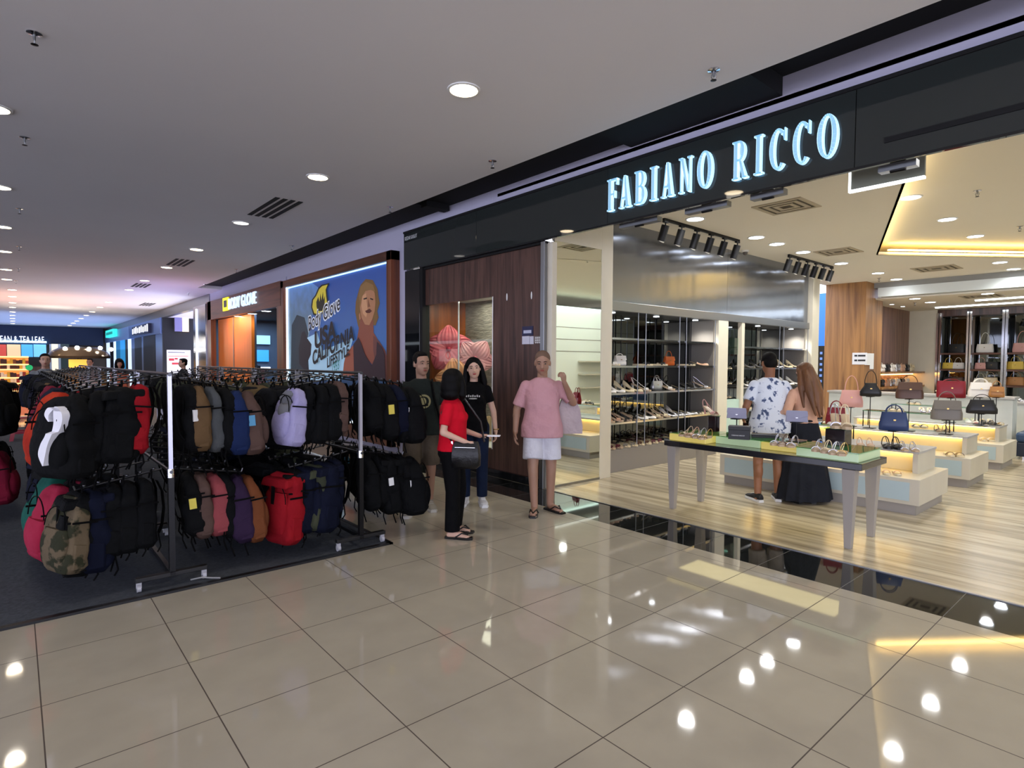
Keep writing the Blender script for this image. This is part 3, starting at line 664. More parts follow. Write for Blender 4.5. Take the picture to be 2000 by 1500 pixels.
lamp('table_glow', 'AREA', (5.7, 2.8, .66), 3, (1, .85, .4), .4, 1.6, (0, 0, 0))

# ---- plinths with lit niches
M_frost = mat('frosted_blue_glass', '#a9bbbd', .25); M_slab = mat('grey_stone_slab', '#b4b3b0', .3, var=('#a6a5a3', 30, .3)); M_cass = mat('pale_elm_laminate', '#c8c2b0', .4, var=('#bbb4a2', 3, .3), vscale=(1, 1, .3))
M_niche = mat('lit_niche_cream', '#e8d9a8', .5)
def plinth(x0, x1, label, ybot=1.8, ytop=4.05, ux=.42):
    r = thing('display_plinth', label, 'display stand', ((x0+x1)/2, (ybot+ytop)/2, 0), 0, 'stepped display plinths')
    rel(MB().box(x0+.05, ybot+.04, 0, x1-.05, ytop-.04, .11).build('kick_base', M_leg), r)
    rel(MB().box(x0, ybot, .11, x1, ytop, .385).build('lower_box', M_cass, bevel=.004), r)
    rel(MB().box(x0-.006, ybot+.09, .15, x0-.001, ytop-.07, .345).build('frosted_panel', M_frost), r)
    ub = MB(); ux0 = x0+ux; yb = ybot+.13
    ub.box(ux0+.12, yb, .385, x1, ytop-.05, .60); ub.box(ux0, yb, .385, ux0+.12, yb+.05, .60); ub.box(ux0, ytop-.1, .385, ux0+.12, ytop-.05, .60)
    ubo = rel(ub.build('upper_box', M_cass), r)
    nb = MB().box(ux0+.112, yb+.05, .387, ux0+.12, ytop-.1, .60).build('niche_back', M_niche); rel(nb, r)
    rel(MB().box(ux0-.01, yb-.01, .60, x1+.01, ytop-.04, .625).build('top_slab', M_slab, bevel=.003), r)
    rel(MB().box(ux0+.085, yb+.06, .588, ux0+.11, ytop-.11, .60).build('light_strip', mat('niche_led', '#ffd873', .5, emit=11, ecol='#ffd478')), r)
    return r
PL = [(7.12, 8.2, 'stepped pale plinth with glowing niche right behind the display table'), (9.25, 10.26, 'second stepped pale plinth with glowing niche, behind the blue handbag'), (11.25, 12.25, 'third stepped pale plinth with glowing niche, beside the blue sofa')]
for x0, x1, l in PL: plinth(x0, x1, l)
PT = .625
# glass risers on thin black frames standing on the plinths
def riser(label, x, y, z, w, l, h):
    r = thing('glass_riser', label, 'display stand', (x, y, z), 0, 'glass risers on the plinths')
    for sx in (-1, 1):
        for sy in (-1, 1): MB().box(sx*w/2-.006, sy*l/2-.006, 0, sx*w/2+.006, sy*l/2+.006, h).build('leg', M_darkmetal, r)
    MB().box(-w/2-.01, -l/2-.01, h, w/2+.01, l/2+.01, h+.012).build('glass_top', M_greenglass, r)
    return r
riser('low glass riser on thin black legs on the lit plinth behind the table', 8.06, 3.3, PT, .22, 1.0, .17)
riser('glass riser on thin black legs on the second lit plinth', 10.12, 2.75, PT, .22, 1.1, .24)
riser('glass riser on thin black legs on the third lit plinth', 12.12, 2.9, PT, .22, 1.2, .24)
# low white counters deeper in the shop
def counter(label, x0, y0, x1, y1, h, m=None):
    r = thing('low_counter', label, 'counter', ((x0+x1)/2, (y0+y1)/2, 0), 0, 'low counters deeper in the shop')
    rel(MB().box(x0+.03, y0+.03, 0, x1-.03, y1-.03, h-.04).build('body', m or mat('white_marbled_panel', '#cfd3cf', .35, var=('#bcc2be', 3, .2))), r)
    rel(MB().box(x0, y0, h-.04, x1, y1, h).build('top', M_slab, bevel=.004), r); return r
counter('long white marbled counter behind the three lit plinths', 13.3, 2.0, 13.75, 5.1, 1.02)
counter('low white counter with a glowing end in front of the bag cabinet', 14.9, -1.5, 15.6, 2.85, .86)
counter('small pale cabinet near the timber column', 15.0, 4.0, 15.5, 5.0, .95)
# blue sofa
sf = thing('blue_sofa', 'dark blue upholstered bench sofa at the end of the plinths', 'sofa', (13.4, 1.2, 0))
blue = mat('blue_leatherette', '#2f4664', .45); navy = mat('navy_leatherette', '#1b2536', .5)
MB().box(-.5, -.9, .04, .5, .72, .28).build('base', navy, sf, bevel=.02)
MB().box(-.5, -.9, .28, .5, .72, .45).build('seat', blue, sf, bevel=.05); MB().box(.3, -.9, .45, .5, .72, .68).build('backrest', blue, sf, bevel=.05)
for x, y in ((-.42, -.8), (-.42, .62), (.42, -.8), (.42, .62)): MB().cyl((x, y, 0), (x, y, .05), .03).build('leg', M_chrome, sf)
# bag cabinet along the back wall, alcove shelves
bc = thing('bag_cabinet', 'tall dark timber cabinet with chrome posts and mirror back full of bags', 'cabinet', (21.0, 2, 0))
def backy(px): return onx(px, 700, 20.85).y
rel(MB().box(21.25, -4, .1, 21.29, 4.95, 3.1).build('mirror_back', M_darkmirror), bc)
rel(MB().box(20.8, -4, 3.0, 21.25, 4.95, 3.19).build('header', M_walnut), bc)
for z in (1.02, 1.46, 1.93): rel(MB().box(20.8, -4, z-.05, 21.25, 4.93, z).build('shelf_board', wood_mat('red_walnut_shelf', '#4a2f22', '#6d4632', 1, 8, .35) if z == 1.02 else MATS['red_walnut_shelf'], bevel=.003), bc)
rel(MB().box(20.8, -4, 0, 21.25, 4.93, .5).build('base', M_walnut), bc)
for px in (1832, 1836, 1891, 1895, 1960, 1965): y = backy(px); rel(MB().box(20.72, y-.035, 0, 20.8, y+.035, 3.1).build('upright', M_chrome), bc)
al = thing('alcove_shelves', 'two glowing timber shelves below the dark walnut alcove wall', 'shelf', (19, 5.4, 0))
for z in (.98, 1.38): rel(MB().box(17.0, 5.2, z-.05, 20.72, 5.64, z).build('shelf_board', M_oak), al)
rel(MB().box(17.05, 5.5, 1.29, 20.7, 5.55, 1.325).build('light_strip', mat('shelf_led', '#ffd08a', .5, emit=9, ecol='#ffc36a')), al)
rel(MB().box(17.0, 5.2, 0, 20.72, 5.64, .6).build('base', M_cream), al)
# side of the shop that only shows in mirrors: white slat wall with shelves
mw = thing('slatted_white_wall_unit', 'white panelled wall unit with small lit shelves, reflected in the tall mirror', 'shelf', (14, -3.2, 0))
rel(MB().box(10.5, -3.3, 0, 19.5, -3.2, 3.45).build('panel', mat('pale_green_white_panel', '#dde4dc', .35)), mw)
for z in (1.95, 2.35, 2.75): rel(MB().box(10.5, -3.195, z, 19.5, -3.19, z+.02).build('joint', M_leg), mw)
for z in (.75, 1.2, 1.64): rel(MB().box(14.6, -3.19, z-.04, 16.6, -2.85, z).build('shelf_board', M_cass), mw)
rel(MB().box(10.5, -3.19, 3.38, 19.5, -3.1, 3.43).build('light_strip', mat('cool_wall_led', '#e8fff8', .5, emit=1.8, ecol='#e4fff6')), mw)
lamp('wall_unit_lamp', 'AREA', (14.5, -2.2, 3.5), 55, (.95, 1, .97), 6, .4, (-.35, 0, 0))
plinth(7.12, 8.2, 'stepped plinth on the hidden side of the shop, seen only in mirrors', -2.9, -.9)
# ================================================================== SHOES AND HANDBAGS
C = dict(black='#101012', white='#e6e2da', cream='#d8c8a4', tan='#a8743f', brown='#4f3323', silver='#b9b9bd', gold='#b99a5a', pink='#cf9a92', red='#7c1220', grey='#6d675f', blue='#26385f', nude='#c79d80', yellow='#d8b74a', maroon='#4c1420', green='#2f4a3c', beige='#b9a184', navy='#161d33', orange='#c05a1c', olive='#4a4930', charcoal='#2a2b2e')
def leather(c): return mat(c+'_leather', C[c], .38 if c not in ('silver', 'gold') else .25, 0.0 if c not in ('silver', 'gold') else .7)
def pump(c, open_back=False, h=.075):
    """court shoe: sole, upper, heel; toe towards +Y"""
    r = thing('heeled_shoe', 'x', 'shoe')
    ys = [-.11, -.09, -.06, -.02, .02, .06, .09, .115, .13]; ws = [.018, .027, .030, .026, .028, .037, .036, .024, .006]
    bz = lambda y: h*max(0, min(1, (.05-y)/.15))**1.2
    S = []; U = []
    top = [.055, .052, .045, .026, .018, .020, .030, .026, .014]
    for y, w, t in zip(ys, ws, top):
        b = bz(y); S.append([(w*math.cos(a), y, b+.003+.004*math.sin(a)) for a in [i*PI/5 for i in range(10)]])
        if not (open_back and y < -.03):
            U.append([(w*1.04*math.cos(a), y, b+.006+(t if math.sin(a) > 0 else .001)*math.sin(a)) for a in [i*PI/6 for i in range(12)]])
    MB().loft(S).build('sole', leather('cream'), r, smooth=True)
    MB().loft(U).build('upper', leather(c), r, smooth=True)
    MB().cyl((0, -.092, h), (0, -.085, 0), .016, .007, 10).build('heel', leather(c), r, smooth=True)
    return r
def sandal(c, sole='cream', wedge=.0, high=False):
    r = thing('sandal', 'x', 'shoe')
    ys = [-.115, -.09, -.04, .0, .04, .08, .11, .125]; ws = [.018, .031, .031, .028, .036, .041, .032, .012]
    b = lambda y: wedge*max(0, min(1, (.06-y)/.15)); th = .018
    S = [[(w*math.cos(a), y, b(y)+(th if math.sin(a) > 0 else -.0)+(.003*math.sin(a)) if math.sin(a) > 0 else b(y)*(.0 if wedge < .05 else 1)+.001) for a in [(i+.5)*PI/4 for i in range(8)]] for y, w in zip(ys, ws)]
    MB().loft(S).build('sole', leather(sole), r, smooth=True, angle=.5)
    for y0, w, k in ((.055, .04, 0), (.085, .036, .01)):
        pts = [(w*math.cos(a), y0-k*math.sin(a), b(y0)+.012+.033*math.sin(a)) for a in [i*PI/8 for i in range(9)]]
        s = MB(); s.loft([[(p[0], p[1]-.011, p[2]), (p[0], p[1]+.011, p[2]), (p[0]*.95, p[1]+.011, p[2]-.003), (p[0]*.95, p[1]-.011, p[2]-.003)] for p in pts]); s.build('strap', leather(c), r, smooth=True)
    if high:
        pts = [(.03*math.cos(a), -.085-.03*abs(math.sin(a)), b(-.09)+.015+.075*math.sin(a)) for a in [i*PI/10 for i in range(11)]]
        MB().tube(pts, .004, 6).build('ankle_strap', leather(c), r, smooth=True)
        pts = [(0, .05, b(.05)+.04), (0, .0, b(0)+.05), (0, -.05, b(-.05)+.07), (0, -.10, b(-.1)+.088)]
        MB().tube(pts, .003, 5).build('instep_strap', leather(c), r, smooth=True)
    if wedge > .05: MB().cyl((0, -.095, wedge), (0, -.09, 0), .014, .008, 8).build('heel', leather(c), r)
    return r
PROTO = {}
def shoe(kind, c, loc, rz, label, group, tilt=0):
    k = (kind, c)
    if k not in PROTO:
        PROTO[k] = {'pump': lambda: pump(c), 'mule': lambda: pump(c, True, .05), 'slide': lambda: sandal(c), 'strappy': lambda: sandal(c, 'black' if c == 'black' else 'beige', .0, True), 'heels': lambda: sandal(c, 'beige', .075, True)}[kind]()
        o = PROTO[k]
        o.location = loc
    else: o = copy_tree(PROTO[k], None, loc)
    o.rotation_euler = (0, 0, rz); tag(o, label, 'shoe', group); return o
KN = dict(pump='heeled court shoe', mule='backless mule', slide='flat slide sandal', strappy='ankle-ring sandal', heels='high heeled sandal')
rs = random.Random(3)
# rows of shoes on the two shelving units: (unit words, x range, tiers)
tiers = [(.335, 'base tier'), (.718, 'lowest glass tier'), (1.148, 'middle tier'), (1.543, 'upper tier')]
for un, xa, xb, cnt in (('shelving by the mirror', 6.40, 9.15, (16, 14, 13, 7)), ('shelving behind the couple', 10.4, 12.8, (10, 8, 7, 6))):
    for (z, tn), n in zip(tiers, cnt):
        if z > 1.5 and xa > 10: z = 1.503
        prevk = None
        for i in range(n):
            x = xa+(xb-xa)*(i+.5)/n
            if tn == 'upper tier' and xa < 10 and i in (1, 4): continue
            if tn == 'middle tier' and xa < 10 and i in (5, 6): continue
            if i % 2 == 0 or prevk is None: prevk = (rs.choice(['pump', 'mule', 'slide', 'heels', 'pump'] if z > .5 else ['slide', 'strappy', 'mule', 'slide']), rs.choice(['black', 'white', 'black', 'white', 'cream', 'silver', 'nude', 'white'] if z > .5 else ['black', 'black', 'brown', 'black', 'maroon', 'grey']))
            k, c = prevk
            o_ = shoe(k, c, (x, 5.53 if z > .5 else 5.505, z), PI+.55+rs.uniform(-.1, .1), f'{c} {KN[k]}, {nth(i)} on {tn}, {un}', 'shoes on the '+tn+' of '+un); o_.scale = (1.28, 1.28, 1.28)
    # second row standing behind on the base tier
    n = 12 if xa < 10 else 8
    for i in range(n):
        x = xa+(xb-xa)*(i+.2)/n
        c = rs.choice(['black', 'black', 'brown', 'maroon']); k = rs.choice(['strappy', 'slide'])
        shoe(k, c, (x, 5.80, .335), PI-.35, f'{c} {KN[k]}, {nth(i)} in base-tier rear line, {un}', 'rear line of shoes on the base tier of '+un)
# niche shelves
for j, z in enumerate((.953, 1.203, 1.483)):
    for i in range(3):
        c = ['black', 'beige', 'silver'][i]; shoe('slide', c, (9.75+.15*i, 5.62, z), PI-.3, f'{c} flat sandal on the {["lowest", "middle", "top"][j]} shelf of the narrow timber niche', 'sandals in the timber niche')

# handbags
def handbag(c, w=.28, h=.2, d=.1, handle=.14, flap=True, top=.8, kind='tote'):
    r = thing('handbag', 'x', 'handbag')
    m = leather(c)
    rings = []
    for z, f, g in ((0, .9, .8), (.01, 1, 1), (h*.35, 1.0, 1.0), (h*.8, top+.04, .7), (h, top, .45)):
        W = w/2*f; D = d/2*g; q = []
        for i in range(20):
            a = 2*PI*i/20; ca, sa = math.cos(a), math.sin(a)
            q.append((W*math.copysign(abs(ca)**.5, ca), D*math.copysign(abs(sa)**.5, sa), z))
        rings.append(q)
    MB().loft(rings).build('bag_body', m, r, smooth=True, angle=.9)
    for s in ((-1, 1) if kind == 'tote' else (0,)):
        y = s*d*.22; pts = [(w*.28*math.cos(a), y, h*.93+handle*math.sin(a)) for a in [PI*i/10 for i in range(11)]]
        MB().tube(pts, .006, 6).build('handle', m, r, smooth=True)
    if flap: 
        MB().loft([[(-w*.43, -d*.51, h*.55), (w*.43, -d*.51, h*.55), (w*.43, -d*.56, h*.55), (-w*.43, -d*.56, h*.55)], [(-w*.42, -d*.30, h*.98), (w*.42, -d*.30, h*.98), (w*.42, -d*.36, h*.99), (-w*.42, -d*.36, h*.99)]]).build('flap', m, r)
    MB().box(-.012, -d*.6, h*.55, .012, -d*.54, h*.62).build('clasp', leather('gold'), r)
    return r
HB = {}
def put_bag(c, loc, rz, label, group=None, key=None, **kw):
    k = (c, tuple(sorted(kw.items())))
    if k not in HB: HB[k] = handbag(c, **kw); o = HB[k]; o.location = loc
    else: o = copy_tree(HB[k], None, loc)
    o.rotation_euler = (0, 0, rz)
    for q in ('group',):
        if q in o: del o[q]
    return tag(o, label, 'handbag', group)
def bag_stand(label, x, y, z, h):
    r = thing('bag_stand', label, 'display stand', (x, y, z), 0, 'thin stands under the handbags')
    MB().box(-.07, -.07, 0, .07, .07, .008).build('base', M_darkmetal, r); MB().cyl((0, 0, .008), (0, 0, h), .006, n=8).build('rod', M_darkmetal, r)
    MB().box(-.06, -.04, h, .06, .04, h+.008).build('tray', M_darkmetal, r); return r
FACE = -1.15        # bag fronts turned towards the entrance
def stand_bag(c, px, py, x, z0, nm, sl, **kw):
    p = onx(px, py, x); bag_stand(sl, x, p.y, z0, p.z-z0-.009); put_bag(c, (x, p.y, p.z), FACE, nm, None, **kw)
stand_bag('blue', 1745, 841, 7.85, PT, 'navy blue gathered shoulder bag on a stand over the nearest plinth', 'thin stand holding the navy blue bag', w=.30, h=.22, d=.12, handle=.10, flap=False, top=.82)
stand_bag('pink', 1662, 795, 9.78, PT, 'dusty pink tall shoulder bag in front of the timber column', 'thin stand holding the dusty pink bag', w=.32, h=.26, d=.12, handle=.24, flap=False, kind='one')
stand_bag('black', 1700, 774, 9.75, PT, 'round black hobo bag displayed against the timber column', 'thin stand holding the round black hobo bag', w=.28, h=.20, d=.12, handle=.20, flap=False, kind='one', top=.55)
stand_bag('brown', 1776, 779, 9.78, PT, 'brown handbag with top handle before the walnut alcove', 'thin stand holding the brown handbag', w=.34, h=.24, d=.13, handle=.12, kind='one')
stand_bag('grey', 1848, 820, 9.75, PT, 'grey-brown handbag with a rounded handle above the second plinth', 'thin stand holding the grey-brown handbag', w=.36, h=.27, d=.14, handle=.14, kind='one')
stand_bag('red', 1857, 777, 11.8, PT, 'dark red slouchy shoulder bag in front of the bag cabinet', 'thin stand holding the dark red bag', w=.40, h=.28, d=.12, handle=.05, flap=False, top=.95)
stand_bag('black', 1917, 808, 11.6, PT, 'wide black crescent shoulder bag over the third plinth', 'thin stand holding the black crescent bag', w=.40, h=.22, d=.12, handle=.10, flap=False, kind='one', top=.75)
stand_bag('white', 1914, 776, 11.85, PT, 'white backpack-shaped leather bag behind the black crescent bag', 'thin stand holding the white leather bag', w=.32, h=.24, d=.13, handle=.08)
stand_bag('tan', 1946, 776, 11.85, PT, 'tan ring-handled handbag next to the white leather bag', 'thin stand holding the tan ring-handled bag', w=.2, h=.17, d=.1, handle=.10, kind='one')
p = onx(1633, 806, 8.0); put_bag('red', (8.0, p.y, .81), FACE, 'bright red small handbag beside silver sandals near the timber column', None, w=.24, h=.22, d=.1, handle=.10)
# bags on the shelf units
for c, px, zz, l in (('white', 1210, 1.543, 'small white box bag on the upper shoe tier beside the mirror'), ('orange', 1306, 1.543, 'small orange top-handle bag on the upper shoe tier')):
    p = ony(px, 700, 5.6); put_bag(c, (p.x, 5.6, zz), -.25, l, None, w=.22, h=.15, d=.09, handle=.04 if c == 'white' else .10, kind='one')
p = ony(1282, 760, 5.6); put_bag('silver', (p.x, 5.6, 1.148), -.25, 'small pale silver flap bag on the middle shoe tier', None, w=.22, h=.15, d=.08, handle=.10, kind='one')
# cabinet bags: shelf height, pixel column, colour
for c, px, z, w, l in (('black', 1868, 1.93, .42, 'black tote with long thin handles on the top cabinet shelf'), ('white', 1923, 1.93, .40, 'white boxy tote with tall handles on the top cabinet shelf'), ('pink', 1996, 1.93, .42, 'pale pink tote on the top cabinet shelf'),
        ('yellow', 1853, 1.46, .30, 'small yellow top-handle bag on the middle cabinet shelf'), ('white', 1872, 1.46, .30, 'small white top-handle bag on the middle cabinet shelf'), ('pink', 1917, 1.46, .30, 'small pink top-handle bag on the middle cabinet shelf'), ('black', 1938, 1.46, .34, 'small black bag on the middle cabinet shelf next to the pink one'), ('yellow', 1984, 1.46, .36, 'mustard round-handled bag on the middle cabinet shelf'),
        ('black', 1852, 1.02, .30, 'black bag with white tag on the lower cabinet shelf'), ('brown', 1871, 1.02, .32, 'brown ring-handled bag on the lower cabinet shelf'), ('white', 1916, 1.02, .30, 'off-white ring-handled bag on the lower cabinet shelf'), ('cream', 1936, 1.02, .34, 'cream ring-handled bag on the lower cabinet shelf'), ('tan', 1985, 1.02, .38, 'tan boxy bag on the lower cabinet shelf')):
    p = onx(px, 700, 20.98); put_bag(c, (20.98, p.y, z+.002), -PI/2, l, 'bags in the dark timber cabinet', w=w, h=w*.62, d=.14, handle=.34 if z > 1.9 else .16, kind='one', flap=False, top=.9)
cols = ['navy', 'white', 'black', 'white', 'silver', 'nude', 'black', 'cream']
for i in range(8):
    x = 17.25+.42*i
    put_bag(cols[i], (x, 5.42, 1.382), 0, f'{cols[i]} clutch-size bag, {nth(i)} from the timber column on the upper alcove shelf', 'bags on the alcove shelves', w=.32, h=.2, d=.12, handle=.05, kind='one')
    if i < 7: put_bag(cols[::-1][i], (x, 5.42, .982), 0, f'{cols[::-1][i]} small bag, {nth(i)} from the timber column on the lower alcove shelf', 'bags on the alcove shelves', w=.32, h=.2, d=.12, handle=.05, kind='one')

# sandals on plinths, measured off the photograph on each plinth's level
def pair(kind, c, px, py, z, words, rz=FACE, gap=.10):
    p = onz(px, py, z)
    for s, side in ((-1, 'inner'), (1, 'outer')):
        dx, dy = math.cos(rz)*gap/2*s, math.sin(rz)*gap/2*s
        shoe(kind, c, (p.x+dx, p.y+dy, z+.001), rz+PI*0-PI, f'{c} {KN[kind]}, {side} of pair {words}', 'pair '+words)
P1 = [('slide', 'nude', 1740, 925, .386, 'on the low step of the nearest plinth'), ('strappy', 'beige', 1640, 873, PT, 'near the table corner on the nearest plinth'), ('strappy', 'nude', 1690, 872, PT, 'on the grey slab of the nearest plinth'), ('strappy', 'black', 1742, 875, PT, 'below the navy blue bag'), ('strappy', 'silver', 1775, 880, PT, 'at the end of the nearest plinth slab'),
      ('slide', 'brown', 1862, 890, .386, 'on the low step of the second plinth'), ('strappy', 'brown', 1840, 843, PT, 'under the grey-brown handbag'), ('slide', 'black', 1795, 835, PT, 'on the second plinth slab near the riser'), ('slide', 'white', 1925, 860, .386, 'on the low step of the third plinth'),
      ('mule', 'white', 1897, 826, PT, 'on the third plinth, white mules'), ('mule', 'pink', 1912, 827, PT, 'on the third plinth, pink mules'), ('mule', 'black', 1929, 828, PT, 'on the third plinth, black mules'), ('slide', 'gold', 1945, 829, PT, 'at the end of the third plinth slab')]
for a in P1: pair(*a)
for i, (k, c, x, y, z, w_) in enumerate((('mule', 'white', 8.06, 3.0, PT+.183, 'on the nearest glass riser'), ('slide', 'black', 8.06, 3.3, PT+.183, 'on the nearest glass riser near the red bag'), ('mule', 'silver', 10.12, 2.5, PT+.253, 'on the second glass riser'), ('slide', 'black', 10.12, 2.9, PT+.253, 'on the second glass riser beside silver mules'), ('slide', 'black', 12.12, 3.2, PT+.253, 'on the third glass riser'), ('mule', 'nude', 12.12, 2.8, PT+.253, 'on the third glass riser by the red bag'), ('slide', 'black', 9.85, 3.75, PT, 'on the second plinth below the black hobo'), ('slide', 'tan', 9.85, 3.55, PT, 'on the second plinth below the pink bag'), ('slide', 'black', 13.5, 2.6, 1.021, 'on the white marbled counter'), ('mule', 'white', 13.5, 3.1, 1.021, 'on the white marbled counter by its middle'), ('slide', 'tan', 13.5, 3.7, 1.021, 'on the white marbled counter near the timber column'))):
    for s, side in ((-1, 'inner'), (1, 'outer')): shoe(k, c, (x, y+.05*s, z+.001), FACE+PI, f'{c} {KN[k]}, {side} of pair {w_}', 'pair '+w_)
cc = ['white', 'black', 'silver', 'black', 'pink', 'white', 'brown', 'white', 'black', 'cream']
for i in range(10):
    shoe('mule', cc[i], (15.2, 2.6-.2*i, .861), FACE+PI, f'{cc[i]} low heeled mule, {nth(i)} along the low white counter', 'mules along the low white counter')
# ---- things on the lit table
def tshoe(kind, c, px, py, z, rz, l, g): p = onz(px, py, z); shoe(kind, c, (p.x, p.y, z+.001), rz, l, g)
for i, (px, py) in enumerate(((1340, 851), (1352, 853), (1366, 855), (1378, 857))): tshoe('strappy', ['beige', 'nude', 'silver', 'gold'][i], px, py, TT, FACE+PI-.3, f'{["beige", "nude", "silver", "gold"][i]} sandal with ankle ring, {nth(i)} on the yellow lit box at the table end', 'sandals on the yellow lit box')
for i, (px, py) in enumerate(((1516, 868), (1531, 870), (1548, 872))): tshoe('strappy', ['silver', 'brown', 'silver'][i], px, py, TT, FACE+PI-.2, f'sparkling {["silver", "brown", "silver"][i]} ring sandal, {nth(i)} below the clutch held over the table', 'sparkling sandals mid table')
for i, (px, py) in enumerate(((1597, 880), (1614, 883), (1630, 886), (1646, 888))): tshoe('strappy', ['silver', 'cream', 'silver', 'gold'][i], px, py, TT, FACE+PI-.2, f'glittering {["silver", "cream", "silver", "gold"][i]} ring sandal, {nth(i)} on the green lit box at the table corner', 'glittering sandals on the green lit box')
def clutch(label, x, y, z, rz, c):
    r = thing('clutch_bag', label, 'handbag', (x, y, z), rz, 'glittering clutches over the table'); w, h, d = .2, .11, .05
    m = mat('glitter_lilac', '#8e8da0', .35, .3, bump=(500, .6, .003))
    MB().loft([[(-w*.5, -d/2, 0), (w*.5, -d/2, 0), (w*.5, d/2, 0), (-w*.5, d/2, 0)], [(-w*.44, -d*.3, h), (w*.44, -d*.3, h), (w*.44, d*.3, h), (-w*.44, d*.3, h)]]).build('bag_body', m, r, bevel=.006)
    MB().prism([(-w*.46, h*1.0), (w*.46, h*1.0), (w*.49, h*.55), (0, h*.32), (-w*.49, h*.55)], -d*.62, -d*.5, 'y').build('flap', m, r); MB().box(-.01, -d*.66, h*.34, .01, -d*.6, h*.42).build('clasp', leather('silver'), r)
for px, py, l, l2 in ((1439, 817, 'glittering lilac clutch on a thin stand over the table middle', 'thin stand under the first lilac clutch'), (1556, 824, 'glittering lilac clutch held above the sparkling sandals', 'thin stand under the second lilac clutch')):
    p = onx(px, py, 5.78); bag_stand(l2, 5.78, p.y, TT, p.z-TT-.009); clutch(l, 5.78, p.y, p.z, FACE, 'silver')
# glass-topped risers and black boxes
def round_riser(label, x, y, h, w):
    r = thing('table_riser', label, 'display stand', (x, y, TT)); MB().loft([[(-w*.5, -w*.5, 0), (w*.5, -w*.5, 0), (w*.5, w*.5, 0), (-w*.5, w*.5, 0)], [(-w*.5, -w*.5, h), (w*.5, -w*.5, h), (w*.5, w*.5, h), (-w*.5, w*.5, h)]]).build('base', mat('dark_wine_gloss', '#1a0c0e', .1), r, bevel=.004)
    MB().box(-w*.56, -w*.56, h, w*.56, w*.56, h+.01).build('glass_top', M_greenglass, r); return r
p = onx(1637, 872, 5.86); round_riser('square wine-black riser with glass top at the table corner', 5.86, p.y, .15, .17)
shoe('heels', 'silver', (5.86, p.y+.03, TT+.161), FACE+PI, 'silver high heeled sandal on the wine-black riser', None); shoe('heels', 'cream', (5.86, p.y-.06, TT+.161), FACE+PI, 'cream high heeled sandal on the wine-black riser', None)
p = onx(1392, 850, 5.86); r = round_riser('slim black riser with glass top beside the first clutch', 5.88, p.y, .17, .09)
shoe('heels', 'pink', (5.88, p.y+.045, TT+.181), FACE+PI+.8, 'rose high heeled sandal on the slim glass-topped riser', None)
p = onz(1438, 858, TT)
def box_thing(name, label, x, y, z, rz, d, m):
    r = thing(name, label, 'box', (x, y, z), rz); MB().box(-d[0]/2, -d[1]/2, 0, d[0]/2, d[1]/2, d[2]*.72).build('box_body', m, r, bevel=.002); MB().box(-d[0]/2-.002, -d[1]/2-.002, d[2]*.72, d[0]/2+.002, d[1]/2+.002, d[2]).build('lid', m, r, bevel=.002); return r
r = box_thing('black_box', 'black lidded box with white lettering in the table middle', p.x+.06, p.y, TT, FACE, (.20, .13, .13), M_blackplastic)
t_ = text('FABIANO RICCO', .016, M_white, None, (-.068, -.068, .035), (1, 0, 0), (0, 0, 1), .001); t_.parent = r
p = onz(1485, 856, TT); box_thing('black_box', 'flat long black box beside the lettered black box', p.x+.1, p.y, TT, FACE+.1, (.26, .1, .03), M_blackplastic)
# ================================================================== CARPET AREA AND BACKPACK RACKS
ct = tag(MB().box(-13, 4.50, 0, 2.45, 17.6, .012).build('carpet', M_carpet), 'dark grey needle-felt carpet under the backpack racks', 'carpet')
eb = MB(); eb.box(-13, 4.465, 0, 2.47, 4.51, .016); eb.box(2.44, 4.465, 0, 2.475, 17.6, .016); eb.build('edge_strip', M_blackplastic, ct)
def fab(name, hexc, hex2=None): return mat(name+'_fabric', hexc, .85, var=((hex2 or hexc), 6, .25) if hex2 else None, bump=(28, .5, .012))
FB = dict(black=fab('black', '#08090a', '#0d0e10'), charcoal=fab('charcoal', '#17181b', '#101114'), navy=fab('navy', '#0f1426', '#0a0d1c'), blue=fab('blue', '#1a2850', '#15203f'), red=fab('red', '#7a0f1a', '#8c151d'), orange=fab('orange', '#b03618', '#8e2016'), maroon=fab('maroon', '#5e1024', '#751a30'),
          brown=fab('brown', '#4a3934', '#54423c'), tan=fab('tan', '#604b33', '#54412c'), khaki=fab('khaki', '#5f5038', '#6e5b3f'), olive=fab('olive', '#33362a', '#3e4232'), grey=fab('grey', '#404345', '#4b4e50'), teal=fab('teal', '#13483f', '#18564a'), pink=fab('rose', '#7e3b40', '#8a4347'), magenta=fab('magenta', '#8c1b34', '#a02a44'),
          lilac=fab('lilac', '#8b86b0', '#a09cc0'), silver=fab('silver_grey', '#65666c', '#74757a'), rust=fab('rust', '#613720', '#6e4128'), purple=fab('purple', '#261a2f', '#2f2039'))
FB['camouflage'] = mat('camouflage_fabric', '#2c2d20', .9, var=('#5e5240', 9, .03), bump=(28, .5, .012))
M_web = mat('black_webbing', '#070708', .9)
